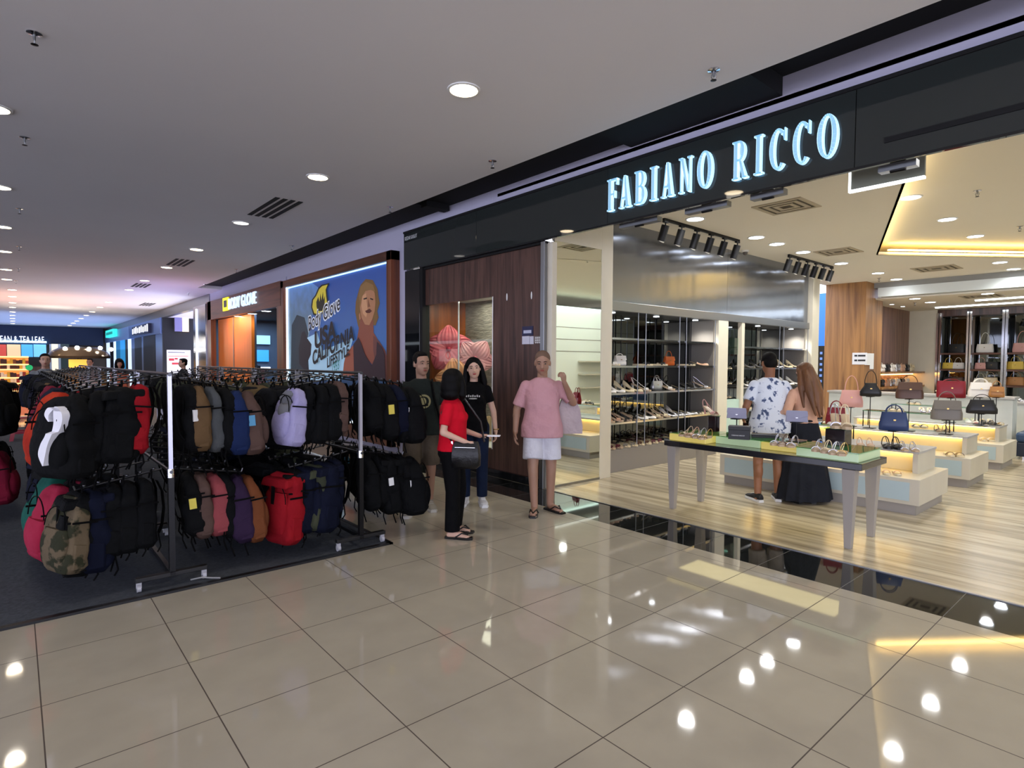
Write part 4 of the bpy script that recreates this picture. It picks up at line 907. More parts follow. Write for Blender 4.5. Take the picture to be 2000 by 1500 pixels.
def backpack(name, H, W, D, style):
    r = thing(name, 'x', 'backpack'); sd = len(style)*3.7
    rings = []; n = 30
    for i in range(21):
        t = i/20; z = -.045-H*t
        if style == 'duffel': a = min(1, (math.sin(PI*min(t*1.3+.08, .5)))**.5); g = a
        else: a = (1-(1-min(t/.28, 1))**2.2)*.55+.45 if style != 'hiking' else (1-(1-min(t/.15, 1))**2)*.3+.7; g = .45+.55*min(1, t/.5)
        if t > .9: a *= 1-(t-.9)*2.2; g *= 1-(t-.9)*2.5
        if i == 0: a *= .75; g *= .5
        ring = []
        for j in range(n):
            an = 2*PI*j/n; ca, sa = math.cos(an), math.sin(an)
            x = W/2*max(a, .62 if i else .5)*math.copysign(abs(ca)**.5, ca); y = D/2+D/2*g*math.copysign(abs(sa)**.5, sa)
            p = Vector((x, y, z)); k = noise.noise(p*8+Vector((sd, sd, 0)))*.024+noise.noise(p*19+Vector((0, sd, 0)))*.010-.006*abs(math.sin(t*9+x*12))
            ring.append((x+k*ca, y+k*sa*1.3, z+k*.4))
        rings.append(ring)
    MB().loft(rings).build('pack_body', FB['black'], r, smooth=True, angle=1.2)
    # front pocket
    pr = []
    pz0, pz1 = (-.52*H, -.95*H) if style != 'hiking' else (-.35*H, -.92*H)
    for i in range(6):
        t = i/5; z = pz0+(pz1-pz0)*t; a = .78*math.sin(PI*(.22+.6*t))**.4; o_ = .045*math.sin(PI*(.12+.76*t))**.6
        pr.append([((W/2*a)*math.copysign(abs(math.cos(2*PI*j/14))**.6, math.cos(2*PI*j/14)), D*.93+o_*math.copysign(abs(math.sin(2*PI*j/14))**.7, math.sin(2*PI*j/14)), z) for j in range(14)])
    MB().loft(pr).build('front_pocket', FB['black'], r, smooth=True, angle=1.2)
    for s in (-1, 1):
        pts = [(s*.05, .0, -.06), (s*.075, -.035, -.14), (s*.09, -.045, -.26), (s*.10, -.03, -.38), (s*.12, .0, -.9*H)]
        q = MB(); q.loft([[(p[0]-.027, p[1], p[2]), (p[0]-.02, p[1]-.008, p[2]), (p[0]+.02, p[1]-.008, p[2]), (p[0]+.027, p[1], p[2])] for p in pts]); q.tube([(s*.12, .0, -.88*H), (s*.125, -.02, -H-.05), (s*.12, .0, -H-.09-.04*(s > 0))], .006, 5)
        q.build('shoulder_strap', M_web, r, smooth=True)
    MB().tube([(-.03, .03, -.05), (-.022, .025, -.01), (0, .02, .012), (.022, .025, -.01), (.03, .03, -.05)], .007, 6).build('carry_handle', M_web, r, smooth=True)
    za = [(W*.36*math.cos(PI*i/10), D*.99, -.13*H-.045-(1-math.sin(PI*i/10))*.28*H) for i in range(11)]
    MB().tube(za, .004, 5).build('zipper', M_web, r, smooth=True)
    for s in (-1, 1):
        MB().loft([[(s*W*.40, D*.15, -H*.62-.045), (s*W*.505, D*.3, -H*.62-.045), (s*W*.505, D*.75, -H*.60-.045), (s*W*.40, D*.85, -H*.60-.045)], [(s*W*.36, D*.15, -H*.93-.045), (s*W*.50, D*.3, -H*.93-.045), (s*W*.50, D*.75, -H*.93-.045), (s*W*.36, D*.85, -H*.93-.045)]]).build('side_pocket', FB['black'], r, smooth=True, bevel=.006)
        MB().box(s*W*.495, .02, -H*.42, s*W*.515, D*.98, -H*.395).build('compression_strap', M_web, r)
    if style == 'hiking':
        MB().loft([[(-W*.42, .0, -.055), (W*.42, .0, -.055), (W*.42, D*1.05, -.085), (-W*.42, D*1.05, -.085)], [(-W*.46, -.0, -.11), (W*.46, -.0, -.11), (W*.46, D*1.15, -.15), (-W*.46, D*1.15, -.15)]]).build('lid', FB['black'], r, bevel=.015)
        MB().box(-.02, D*1.1, -.3, .02, D*1.13, -.14).build('buckle_strap', M_web, r)
    return r
BPK = {}
def hang(style, col, loc, rz, label, group, tilt=0.0):
    if style not in BPK:
        BPK[style] = backpack('sling_bag' if style == 'sling' else 'backpack', *dict(day=(.48, .36, .17), slim=(.47, .33, .13), hiking=(.54, .36, .20), sling=(.30, .2, .09), big=(.54, .40, .22))[style], style); o = BPK[style]; o.location = loc
    else: o = copy_tree(BPK[style], None, loc)
    o.rotation_euler = (tilt, 0, rz); f_ = rb.uniform(.93, 1.06); o.scale = (rb.uniform(.92, 1.05), rb.uniform(.85, 1.1), f_); tag(o, label, 'backpack', group)
    for c in o.children:
        if c.name.split('.')[0] in ('pack_body', 'front_pocket', 'lid', 'side_pocket'): remat(c, FB[col])
    return o
def rack(label, x, y0, L):
    r = thing('backpack_rack', label, 'rack', (x, y0, .012), 0, 'chrome backpack racks')
    for y in (.03, L-.03):
        MB().box(-.22, y-.025, .07, .22, y+.025, .10).build('foot_bar', M_blackplastic, r, bevel=.004)
        MB().box(-.018, y-.018, .10, .018, y+.018, .80).build('lower_post', M_darkmetal, r); MB().box(-.013, y-.013, .80, .013, y+.013, 1.475).build('upper_post', mat('pale_chrome_tube', '#b9b9c8', .3, .6), r)
        MB().cyl((0, y, .76), (0, y, .82), .026, n=12).build('clamp', M_chrome, r, smooth=True)
        for s in (-1, 1):
            w = MB(); w.cyl((s*.20-.012, y, .028), (s*.20+.012, y, .028), .027, n=14); w.box(s*.20-.016, y-.01, .03, s*.20+.016, y+.01, .072); w.build('caster', mat('clear_grey_caster', '#a8a8ae', .2), r, smooth=True)
    MB().cyl((0, 0, 1.475), (0, L, 1.475), .012, n=8).build('top_bar', M_dimchrome, r); MB().cyl((0, 0, .80), (0, L, .80), .012, n=8).build('middle_bar', M_dimchrome, r); MB().box(-.015, 0, .072, .015, L, .10).build('bottom_bar', M_darkmetal, r)
    return r
def arm(r, y, s, z):
    m = MB(); a = Vector((s*.02, y, z)); b = Vector((s*.52, y, z-.085)); m.tube([a, b], .007, 6)
    m.tube([b, b+Vector((s*.01, 0, .03))], .006, 6)
    for k in range(6):
        p = a.lerp(b, (k+.6)/6.2); m.ellip(p+Vector((0, 0, .016)), .011, 8, 6)
    m.build('waterfall_arm', M_dimchrome, r, smooth=True)
rb = random.Random(11)
PIT = .483
def row(x, y0, nr, tagw, side_words, front, plan, pal):
    racks = []
    for i in range(nr):
        R_ = rack('chrome waterfall rack, '+nth(i)+' from the tiled floor in the row '+tagw, x, y0+i*PIT*3, PIT*3-.04); racks.append(R_)
    for k in range(nr*3):
        R_ = racks[k//3]; yl = (k % 3)*PIT+.24; y = R_.location.y+yl
        for s in (-1, 1):
            for lv, z in ((0, 1.45), (1, .79)):
                arm(R_, yl, s, z)
                n = plan(k, s, lv)
                slots = list(range(6))[-n:] if n else []
                for q in slots:
                    key = (k, s, lv, q); spec = front.get(key)
                    dist = .02+.5*(q+.6)/6.2; hx = x+s*dist; hz = z-.085*(q+.6)/6.2+.012
                    if spec: st, col = spec[0], spec[1]
                    else: st = rb.choice(['day', 'day', 'slim', 'hiking'] if lv == 0 else ['day', 'hiking', 'slim', 'day']); col = rb.choice(pal[(s, lv)])
                    lab = spec[2] if spec and len(spec) > 2 else f'{col} {"sling bag" if st == "sling" else "backpack"}, {nth(q)} out on the {["upper", "lower"][lv]} {nth(k)} arm, {side_words[s]} of {tagw.replace("beside", "row by")}'
                    rz = (PI/2 if s < 0 else -PI/2)+rb.uniform(-.16, .16)+((.55 if (k == 0 and x < 1) else .3) if (s < 0 and q == 5) else (.1 if s < 0 else -.12 if q == 5 else 0))
                    o = hang(st, col, (hx, y+rb.uniform(-.015, .015), hz), rz, lab, f'backpacks on the {["upper", "lower"][lv]} arms of the row {tagw}', tilt=rb.uniform(.02, .12))
                    if spec and len(spec) > 3: spec[3](o)
                    elif rb.random() < .16: tagcard(o, rb.choice(['#d6d6d6', '#d6d6d6', '#c9b84a', '#4a8ab0']))
def white_mark(o):
    # large white curling mark across the front of the black pack
    m = MB(); yf = lambda z: .236 if z > -.27 else .27
    def smooth(P_, n=6):
        out = []; Q = [P_[0]]+P_+[P_[-1]]
        for i in range(1, len(Q)-2):
            for k in range(n):
                t = k/n; out.append(tuple(.5*((2*b)+(-a+c)*t+(2*a-5*b+4*c-d)*t*t+(-a+3*b-3*c+d)*t**3) for a, b, c, d in zip(Q[i-1], Q[i], Q[i+1], Q[i+2])))
        return out+[tuple(P_[-1])]
    c = smooth([(-.03, -.205, .004), (-.012, -.165, .018), (-.04, -.125, .030), (-.075, -.112, .034), (-.105, -.135, .022)])
    d = smooth([(-.088, -.105, .010), (-.105, -.15, .036), (-.105, -.22, .034), (-.075, -.29, .026), (-.04, -.35, .030), (-.02, -.42, .030), (-.03, -.49, .004)])
    for seg in (c, d): m.loft([[(x-w, yf(z)-.05, z), (x+w, yf(z)-.05, z), (x+w, yf(z), z), (x-w, yf(z), z)] for x, z, w in seg])
    m.build('white_mark', mat('white_print', '#d9d9e0', .6), o)
def tagcard(o, c='#dcdcdc'): MB().box(.17, .05, -.30, .185, .10, -.22).build('price_tag', mat('card_'+c[1:], c, .6), o)
frontA = {(0, -1, 0, 5): ('big', 'black', 'black pack with a big curling white mark, outermost on the upper front arm', white_mark), (0, -1, 0, 4): ('big', 'black', 'plain black pack right behind the one with the white mark'), (0, -1, 0, 3): ('day', 'black'), (0, -1, 0, 2): ('day', 'black'), (0, -1, 0, 0): ('day', 'red', 'bright red pack hanging tight against the silver front post'),
  (0, 1, 0, 1): ('day', 'tan'), (0, 1, 0, 2): ('slim', 'grey'), (0, 1, 0, 3): ('day', 'black'), (0, 1, 0, 4): ('day', 'blue', 'deep blue pack beside the brown one on the front rack'), (0, 1, 0, 5): ('day', 'brown', 'taupe brown pack, outermost on the upper front arm facing the red jacket colours'.replace(' facing the red jacket colours', ' toward the shops')),
  (0, -1, 1, 5): ('day', 'camouflage', 'camouflage pack, outermost on the lower front arm by the carpet aisle'), (0, -1, 1, 4): ('hiking', 'black'), (0, -1, 1, 3): ('hiking', 'navy'), (0, -1, 1, 2): ('day', 'black'), (0, -1, 1, 1): ('day', 'black'),
  (0, 1, 1, 1): ('slim', 'brown'), (0, 1, 1, 2): ('day', 'pink', 'dusty rose pack on the lower front arm'), (0, 1, 1, 3): ('slim', 'black'), (0, 1, 1, 4): ('day', 'purple'), (0, 1, 1, 5): ('day', 'rust', 'rust brown pack, outermost on the lower front arm with hanging straps'),
  (1, -1, 0, 5): ('big', 'orange', 'orange and red pack bulging out behind the white-marked black one'), (1, -1, 0, 4): ('day', 'red'), (1, -1, 1, 5): ('big', 'magenta', 'magenta pack on a lower arm behind the camouflage one'), (1, -1, 1, 4): ('day', 'maroon'), (2, -1, 1, 5): ('big', 'teal', 'teal green pack on a lower arm along the carpet aisle'),
  (2, -1, 0, 5): ('big', 'navy'), (2, -1, 0, 4): ('day', 'navy'), (3, -1, 0, 5): ('day', 'navy'), (4, -1, 0, 5): ('day', 'maroon', 'dark crimson pack high on the aisle side of the rack row'), (5, -1, 0, 5): ('slim', 'tan'), (6, -1, 0, 5): ('day', 'black')}
frontB = {(0, -1, 0, 5): ('sling', 'silver', 'narrow silver-grey sling pack with dangling straps, outermost on its arm'), (0, -1, 0, 4): ('day', 'lilac', 'lilac and white sports pack on the rack near the shops'), (0, -1, 0, 3): ('slim', 'black', 'black pack with white card label between lilac pack and post', tagcard), (0, -1, 0, 2): ('day', 'black'), (0, -1, 0, 1): ('day', 'black'),
  (0, 1, 0, 1): ('day', 'black'), (0, 1, 0, 2): ('day', 'black'), (0, 1, 0, 3): ('day', 'navy'), (0, 1, 0, 4): ('day', 'black'), (0, 1, 0, 5): ('big', 'black', 'large black pack, outermost upper one toward the shops'),
  (0, 1, 1, 5): ('big', 'black', 'bulky black pack leaning out low beside the tiled walkway'), (0, 1, 1, 4): ('big', 'black'), (0, 1, 1, 3): ('hiking', 'black'), (0, 1, 1, 2): ('hiking', 'black'), (0, 1, 1, 1): ('day', 'black'),
  (0, -1, 1, 5): ('hiking', 'red', 'red hiking pack low on the rack near the shops'), (0, -1, 1, 4): ('hiking', 'black'), (0, -1, 1, 3): ('hiking', 'navy', 'navy hiking pack with grey pocket low on the rack near the shops'), (0, -1, 1, 2): ('hiking', 'olive', 'olive hiking pack with a red tag low on the rack near the shops'), (0, -1, 1, 1): ('hiking', 'navy'),
  (1, -1, 0, 5): ('day', 'charcoal'), (1, -1, 0, 4): ('day', 'charcoal'), (2, -1, 0, 5): ('day', 'charcoal'), (3, -1, 0, 5): ('hiking', 'olive'), (4, -1, 0, 5): ('day', 'khaki'), (5, -1, 0, 5): ('day', 'khaki'), (6, -1, 0, 5): ('day', 'tan'), (5, -1, 1, 5): ('hiking', 'red'), (4, -1, 1, 5): ('hiking', 'black')}
dark = ['black', 'black', 'black', 'charcoal', 'navy', 'black']
palA = {(-1, 0): dark+['maroon'], (1, 0): ['black', 'olive', 'black', 'charcoal', 'navy'], (-1, 1): dark+['olive'], (1, 1): ['black', 'navy', 'black', 'charcoal', 'black']}
palB = {(-1, 0): ['khaki', 'tan', 'olive', 'charcoal', 'khaki', 'brown'], (1, 0): dark, (-1, 1): ['black', 'charcoal', 'black', 'navy', 'olive'], (1, 1): dark}
def planA(k, s, lv):
    if k == 0: return 6
    if s < 0: return 4 if k == 1 else (2 if k < 10 else 1)
    return 4 if k == 1 else (2 if k < 6 else 0)
def planB(k, s, lv):
    if k == 0: return 6
    if s < 0: return 5 if k < 3 else (3 if k < 6 else 2 if k < 9 else 1)
    return 2 if k == 1 else (1 if k < 4 else 0)
row(.815, 4.56, 5, 'beside the aisle', {-1: 'aisle side', 1: 'inner side'}, frontA, planA, palA)
row(2.215, 4.52, 4, 'beside the shops', {-1: 'inner side', 1: 'shop side'}, frontB, planB, palB)
# a rack at the very edge of the view
def planC(k, s, lv): return 2 if s > 0 and k < 3 else 0
row(-.68, 7.3, 1, 'beyond the aisle', {-1: 'far side', 1: 'aisle side'}, {(0, 1, 1, 5): ('day', 'maroon')}, planC, {(-1, 0): dark, (1, 0): dark, (-1, 1): dark, (1, 1): dark})
# pack dropped below and litter bits by the rack foot
sl = MB(); sl.tube([(.93, 4.60, .02), (1.0, 4.57, .03), (1.06, 4.54, .02), (1.10, 4.50, .022)], .006, 5); tag(sl.build('white_strap', mat('pale_webbing', '#8a8a8a', .6)), 'pale strap end trailing on the carpet by the front rack', 'strap')
# red plastic stool
stl = thing('plastic_stool', 'dark red plastic stool standing on the carpet aisle', 'stool', (.14, 14.85, .012))
mr = mat('red_plastic', '#8a1230', .35, coat=.2)
MB().loft([[(-.15, -.15, .42), (.15, -.15, .42), (.15, .15, .42), (-.15, .15, .42)], [(-.14, -.14, .45), (.14, -.14, .45), (.14, .14, .45), (-.14, .14, .45)]]).build('seat', mr, stl, bevel=.01)
for sx in (-1, 1):
    for sy in (-1, 1):
        MB().loft([[(sx*.20-.03, sy*.2-.03, 0), (sx*.20+.03, sy*.2-.03, 0), (sx*.20+.03, sy*.2+.03, 0), (sx*.20-.03, sy*.2+.03, 0)], [(sx*.12-.035, sy*.12-.035, .42), (sx*.12+.035, sy*.12-.035, .42), (sx*.12+.035, sy*.12+.035, .42), (sx*.12-.035, sy*.12+.035, .42)]]).build('leg', mr, stl)
for sy in (-1, 1): MB().box(-.16, sy*.172-.01, .13, .16, sy*.172+.01, .18).build('crossbar', mr, stl)
# ================================================================== ADVERTISEMENT, NEIGHBOUR SHOP, FAR SHOPS
XA = 4.86
ad = thing('advertising_billboard', 'large backlit surf wear advertisement in a red-brown timber frame', 'advertisement', (4.95, 11.5, 0))
fr = MB(); y0, y1, z0, z1 = 8.83, 14.15, .12, 3.46; t = .16
rel(MB().box(XA, y0, z1-t, 5.03, y1, z1).build('frame', M_cherryh, bevel=.004), ad); rel(MB().box(XA, y0, z0, 5.03, y1, z0+t+.12).build('frame', M_cherryh, bevel=.004), ad)
rel(MB().box(XA, y0, z0, 5.03, y0+t, z1).build('frame', M_cherry, bevel=.004), ad); rel(MB().box(XA, y1-t, z0, 5.03, y1, z1).build('frame', M_cherry, bevel=.004), ad)
XP = 4.96
def print_mat(name, stops, emit, hx='#000000', nscale=None):
    """printed picture: colours change over the sheet's height"""
    m = bpy.data.materials.new(name); m.use_nodes = True; nt = m.node_tree; N = nt.nodes; L = nt.links; b = N['Principled BSDF']; g = N.new('ShaderNodeNewGeometry'); sp_ = N.new('ShaderNodeSeparateXYZ'); L.new(g.outputs['Position'], sp_.inputs[0])
    mr_ = N.new('ShaderNodeMapRange'); mr_.inputs[1].default_value = .5; mr_.inputs[2].default_value = 3.3; L.new(sp_.outputs[2], mr_.inputs[0])
    nz = N.new('ShaderNodeTexNoise'); nz.inputs['Scale'].default_value = nscale or 1.2; nz.inputs['Detail'].default_value = 6; L.new(g.outputs['Position'], nz.inputs['Vector'])
    ad_ = N.new('ShaderNodeMath'); ad_.operation = 'MULTIPLY_ADD'; ad_.inputs[1].default_value = .35; L.new(nz.outputs['Fac'], ad_.inputs[0]); L.new(mr_.outputs[0], ad_.inputs[2])
    sb_ = N.new('ShaderNodeMath'); sb_.operation = 'SUBTRACT'; sb_.inputs[1].default_value = .17; L.new(ad_.outputs[0], sb_.inputs[0])
    cr = N.new('ShaderNodeValToRGB'); cr.color_ramp.elements[0].position = stops[0][0]; cr.color_ramp.elements[0].color = lin(stops[0][1]); cr.color_ramp.elements[1].position = stops[-1][0]; cr.color_ramp.elements[1].color = lin(stops[-1][1])
    for p, c in stops[1:-1]: e = cr.color_ramp.elements.new(p); e.color = lin(c)
    L.new(sb_.outputs[0], cr.inputs[0]); L.new(cr.outputs[0], b.inputs['Base Color']); L.new(cr.outputs[0], b.inputs['Emission Color']); b.inputs['Emission Strength'].default_value = emit; b.inputs['Roughness'].default_value = .4
    return m
pic = rel(MB().box(XP, y0+t, z0+t+.12, XP+.02, y1-t, z1-t).build('picture', print_mat('poster_sea_sky', [(0, '#1c3250'), (.35, '#24466e'), (.45, '#3f68a0'), (1, '#2f4f96')], .22)), ad)
sub = lambda o: setattr(o, 'parent', pic)
def K(cx, cy): return onx(380+cx*.25, 460+cy*.25, XP)     # a point of the picture, read from the photograph's crop
_lay = [0]
def flat(name, pts, m):
    _lay[0] += 1; d = .0012*_lay[0]; q = [K(*p) for p in pts]
    o = MB().prism([(v.y, v.z) for v in q], XP-d-.001, XP-d, 'x').build(name, m); sub(o); return o
def P_(n, h, e=.12): return mat('print_'+n, h, .5, emit=e)
flat('white_water', [(735, 400), (900, 355), (985, 420), (960, 560), (905, 640), (900, 760), (870, 900), (880, 1130), (735, 1130)], print_mat('poster_spray', [(0, '#b9dcf0'), (.5, '#6f94a8'), (.75, '#52708a'), (1, '#5c86c0')], .22, nscale=5))
flat('breaking_wave', [(760, 700), (800, 620), (860, 640), (890, 760), (870, 900), (930, 960), (960, 1130), (750, 1130)], P_('wave_dark', '#2e3f4c', .08))
flat('pale_water', [(880, 800), (960, 760), (1000, 900), (1240, 800), (1200, 950), (1150, 1130), (900, 1130)], P_('pale_water', '#a9cfe8', .2))
flat('wave_rider', [(840, 760), (860, 745), (880, 800), (915, 850), (910, 930), (880, 1000), (900, 1090), (850, 1040), (820, 1000), (815, 880)], P_('rider_dark', '#252433', .05))
flat('hair', [(1300, 385), (1340, 340), (1395, 348), (1432, 420), (1440, 480), (1450, 530), (1430, 590), (1440, 640), (1415, 705), (1385, 690), (1300, 690), (1300, 760), (1278, 700), (1258, 600), (1262, 520), (1285, 430)], P_('hair', '#7a5c36', .12))
flat('neck', [(1302, 640), (1400, 660), (1402, 760), (1445, 830), (1430, 930), (1395, 1015), (1350, 960), (1310, 880), (1270, 820)], P_('neck', '#8a5040', .12))
flat('shoulder', [(1170, 1000), (1185, 930), (1230, 870), (1295, 800), (1310, 900), (1300, 1100), (1160, 1100)], P_('shoulder', '#9c5a48', .14))
flat('shoulder', [(1400, 780), (1450, 830), (1495, 900), (1512, 980), (1520, 1130), (1440, 1130), (1400, 900)], P_('shoulder_dim', '#6e4440', .1))
flat('face', [(1310, 420), (1345, 390), (1385, 400), (1412, 450), (1418, 520), (1412, 590), (1395, 650), (1370, 700), (1335, 695), (1308, 640), (1295, 560), (1295, 480)], P_('face', '#a97858', .16))
flat('face_highlight', [(1318, 470), (1345, 450), (1350, 520), (1358, 590), (1345, 640), (1320, 610), (1308, 550)], P_('face_light', '#c0906c', .18))
flat('hair_fringe', [(1290, 470), (1300, 400), (1345, 362), (1400, 385), (1418, 440), (1380, 425), (1340, 435), (1312, 480), (1300, 560)], P_('hair_light', '#8e6c42', .12))
for pts in ([(1325, 492), (1352, 484), (1352, 496), (1327, 502)], [(1378, 488), (1402, 496), (1400, 506), (1378, 498)]): flat('eye', pts, P_('dark', '#2a1c1a', .02))
flat('nose', [(1362, 490), (1374, 540), (1380, 556), (1360, 560)], P_('nose', '#8a5c44', .1))
flat('mouth', [(1340, 590), (1375, 572), (1392, 590), (1375, 606), (1350, 606)], P_('mouth', '#5c3028', .08))
flat('ear', [(1292, 620), (1300, 600), (1306, 650), (1296, 660)], P_('ear', '#b88060', .12))
flat('tank_top', [(1248, 850), (1290, 795), (1312, 850), (1340, 930), (1392, 1015), (1428, 930), (1432, 830), (1470, 870), (1492, 930), (1500, 1130), (1255, 1130)], P_('tank', '#3a2a34', .06))
flat('emblem', [(925, 500), (950, 468), (975, 410), (1000, 385), (1062, 372), (1040, 420), (1045, 470), (1056, 540), (1030, 600), (975, 632), (935, 620), (918, 560)], P_('emblem_dark', '#2b2c22', .05))
flat('emblem', [(935, 505), (958, 474), (983, 418), (1006, 395), (1048, 384), (1032, 425), (1036, 475), (1046, 538), (1022, 588), (975, 618), (944, 608), (928, 560)], P_('emblem_yellow', '#c9b93e', .22))
flat('emblem_hand', [(960, 520), (975, 480), (985, 520), (992, 455), (1000, 510), (1012, 440), (1016, 505), (1028, 470), (1024, 540), (1005, 590), (975, 590), (962, 560)], P_('emblem_dark', '#2b2c22', .05))
def ptext(s, a, b, h, m, sx=1.0, bold=0.0, d=.0):
    _lay[0] += 1; A_ = K(*a); B2 = K(*b); X = (B2-A_)
    o = text(s, h, m, None, (XP-.0015*_lay[0]-.002, A_.y, A_.z), X, (0, 0, 1), .0006, 'printed_words', sx=1, bold=bold)
    w = max(o.data.vertices, key=lambda v: -v.co.y).co.y; w0 = A_.y-w; L_ = abs(X.y)/max(w0, 1e-3)
    for v in o.data.vertices: dy = A_.y-v.co.y; zz = v.co.z-(A_.z+X.z/abs(X.y)*dy); v.co.y = A_.y-dy*L_; v.co.z = A_.z+X.z/abs(X.y)*dy*L_+zz
    sub(o); return o
w_ = P_('lettering_white', '#cfd4dc', .3); k_ = P_('lettering_dark', '#22242c', .03)
ptext('Body Glove', (900, 750), (1150, 575), .44, w_, bold=.03); ptext('Body Glove', (900, 750), (1150, 575), .44, k_, bold=.004)
ptext('USA', (950, 885), (1120, 790), .50, k_, bold=.02); ptext('CALIFORNIA', (935, 1010), (1262, 812), .40, k_, bold=.015); ptext('LIFESTYLE', (1048, 1034), (1222, 930), .28, k_, bold=.008); ptext('1953', (1085, 1075), (1145, 1040), .26, P_('teal', '#3a8a86', .15))
glw = mat('poster_edge_led', '#eaf6ff', .5, emit=3.2, ecol='#dff2ff')
rel(MB().box(XP-.03, y1-t-.03, z0+t+.12, XP, y1-t-.0, z1-t).build('edge_light', glw), ad); rel(MB().box(XP-.03, y0+t, z1-t-.018, XP, y1-t, z1-t).build('edge_light', mat('poster_edge_led_blue', '#bfe0ff', .5, emit=1.6, ecol='#9fd0ff')), ad)
rel(MB().box(XP-.03, y0+t, z0+t+.12, XP, y1-t, z0+t+.15).build('edge_light', glw), ad)

# neighbour shop with orange timber front
M_orange = mat('orange_lit_timber', '#c8701c', .4, var=('#b25e18', 2, .3), vscale=(1, 6, .4))
nf = thing('neighbour_shop_fascia', 'brown timber fascia with glowing white sign and yellow square emblem', 'shop sign', (4.95, 18, 2.9))
rel(MB().box(4.90, 14.3, 2.9, 5.03, 21.2, 3.5).build('board', M_cherryh, bevel=.004), nf)
a = onx(436, 608, 4.885); b = onx(446, 580, 4.885)
rel(MB().box(4.87, b.y, a.z, 4.90, a.y, b.z).build('yellow_emblem', mat('emblem_glow', '#e6e01e', .5, emit=1.1)), nf); rel(MB().box(4.865, b.y+.12, a.z+.1, 4.87, a.y-.12, b.z-.08).build('emblem_mark', M_darkmetal), nf)
a = onx(447, 606, 4.88); b = onx(501, 597, 4.88); o = text('BODY GLOVE', .46, mat('white_sign_glow', '#e2ecf4', .5, emit=.75, ecol='#c8e2ff'), None, (4.87, a.y, a.z+.02), (0, -1, 0), (0, 0, 1), .02, 'sign_letters')
w = a.y-min(v.co.y for v in o.data.vertices); k = (a.y-b.y)/w
for v in o.data.vertices: v.co.y = a.y-(a.y-v.co.y)*k
rel(o, nf)
ys = [onx(p, 700, 5.0).y for p in (410, 432, 483, 551)]
nb = MB(); nb.box(4.9, ys[0]-.6, 0, 5.05, ys[0], 3.5); struct(nb.build('wall_neighbour_jamb', M_cherry)); struct(MB().box(4.9, 14.16, 0, 5.05, 14.55, 2.9).build('wall_neighbour_post', M_cherry))
op = thing('orange_timber_panel', 'glowing orange timber panel at the neighbour shop entrance', 'wall panel', (5.2, 18.5, 0)); rel(MB().box(5.12, ys[2], 0, 5.2, ys[0]-.6, 2.9).build('panel', M_orange), op); rel(MB().box(5.10, ys[1]-1.0, 0, 5.12, ys[1]-.95, 2.9).build('joint', M_steel), op)
lamp('orange_panel_lamp', 'AREA', (4.8, (ys[1]+ys[2])/2, 2.85), 45, (1, .62, .25), 1.2, 2.0, (0, -.5, 0))
wn = MB(); wn.box(5.3, ys[2]+.3, 0, 5.35, ys[2]+.35, 2.9); wn.box(8.8, 14.4, 0, 8.9, 21, 3.2); wn.box(5.1, 21, 0, 8.9, 21.1, 3.2); wn.box(5.1, 14.35, 0, 8.9, 14.42, 3.2)
struct(wn.build('wall_neighbour_inside', mat('dark_blue_shop_wall', '#3a4658', .6))); struct(MB().box(5.1, 14.3, 2.95, 8.9, 21.1, 3.0).build('ceiling_neighbour', mat('dark_navy_ceiling', '#10131c', .8)))
struct(MB().box(5.03, 14.3, -.02, 8.9, 21.1, .0).build('floor_neighbour', mat('neighbour_floor', '#77736c', .3)))
for i in range(4):
    p = onx((461, 487, 514, 544)[i], (620, 616, 611, 604)[i], 5.0); l = copy_tree(pr_shop); l.location = (5.08, p.y, 2.89); tag(l, 'white ceiling light in the neighbour shop entrance, '+nth(i)+' from the orange panel end', 'ceiling light', 'entrance lights of the neighbour shop')
    lamp('light_source', 'SPOT', (5.25, p.y, 2.86), 14, (1, .95, .9), .06, spot=2.4)
lamp('neighbour_blue_lamp', 'AREA', (6.2, 18.8, 2.9), 140, (.55, .75, 1), 2, 3, (0, 0, 0))
dsh = thing('lit_wall_display', 'blue glowing screens and clothes rails on the end wall of the neighbour shop', 'display', (6, 20.9, 1.4))
for x0, x1, z0, z1, m in ((5.95, 6.75, 1.55, 1.95, mat('blue_screen', '#2f7fc0', .4, emit=.9)), (5.4, 5.8, 2.0, 2.3, mat('white_screen', '#c8dcec', .4, emit=.7)), (5.9, 6.8, 2.15, 2.45, mat('white_script_panel', '#8fc4e8', .4, emit=.6)), (5.4, 6.8, 1.30, 1.36, mat('white_rail_glow', '#e8f0f4', .4, emit=1.2)), (5.5, 5.75, .5, 1.25, mat('dark_clothes', '#1d2226', .8)), (6.0, 6.6, .5, 1.25, mat('red_grey_clothes', '#5c3230', .8))):
    rel(MB().box(x0, 20.88, z0, x1, 20.97, z1).build('panel', m), dsh)
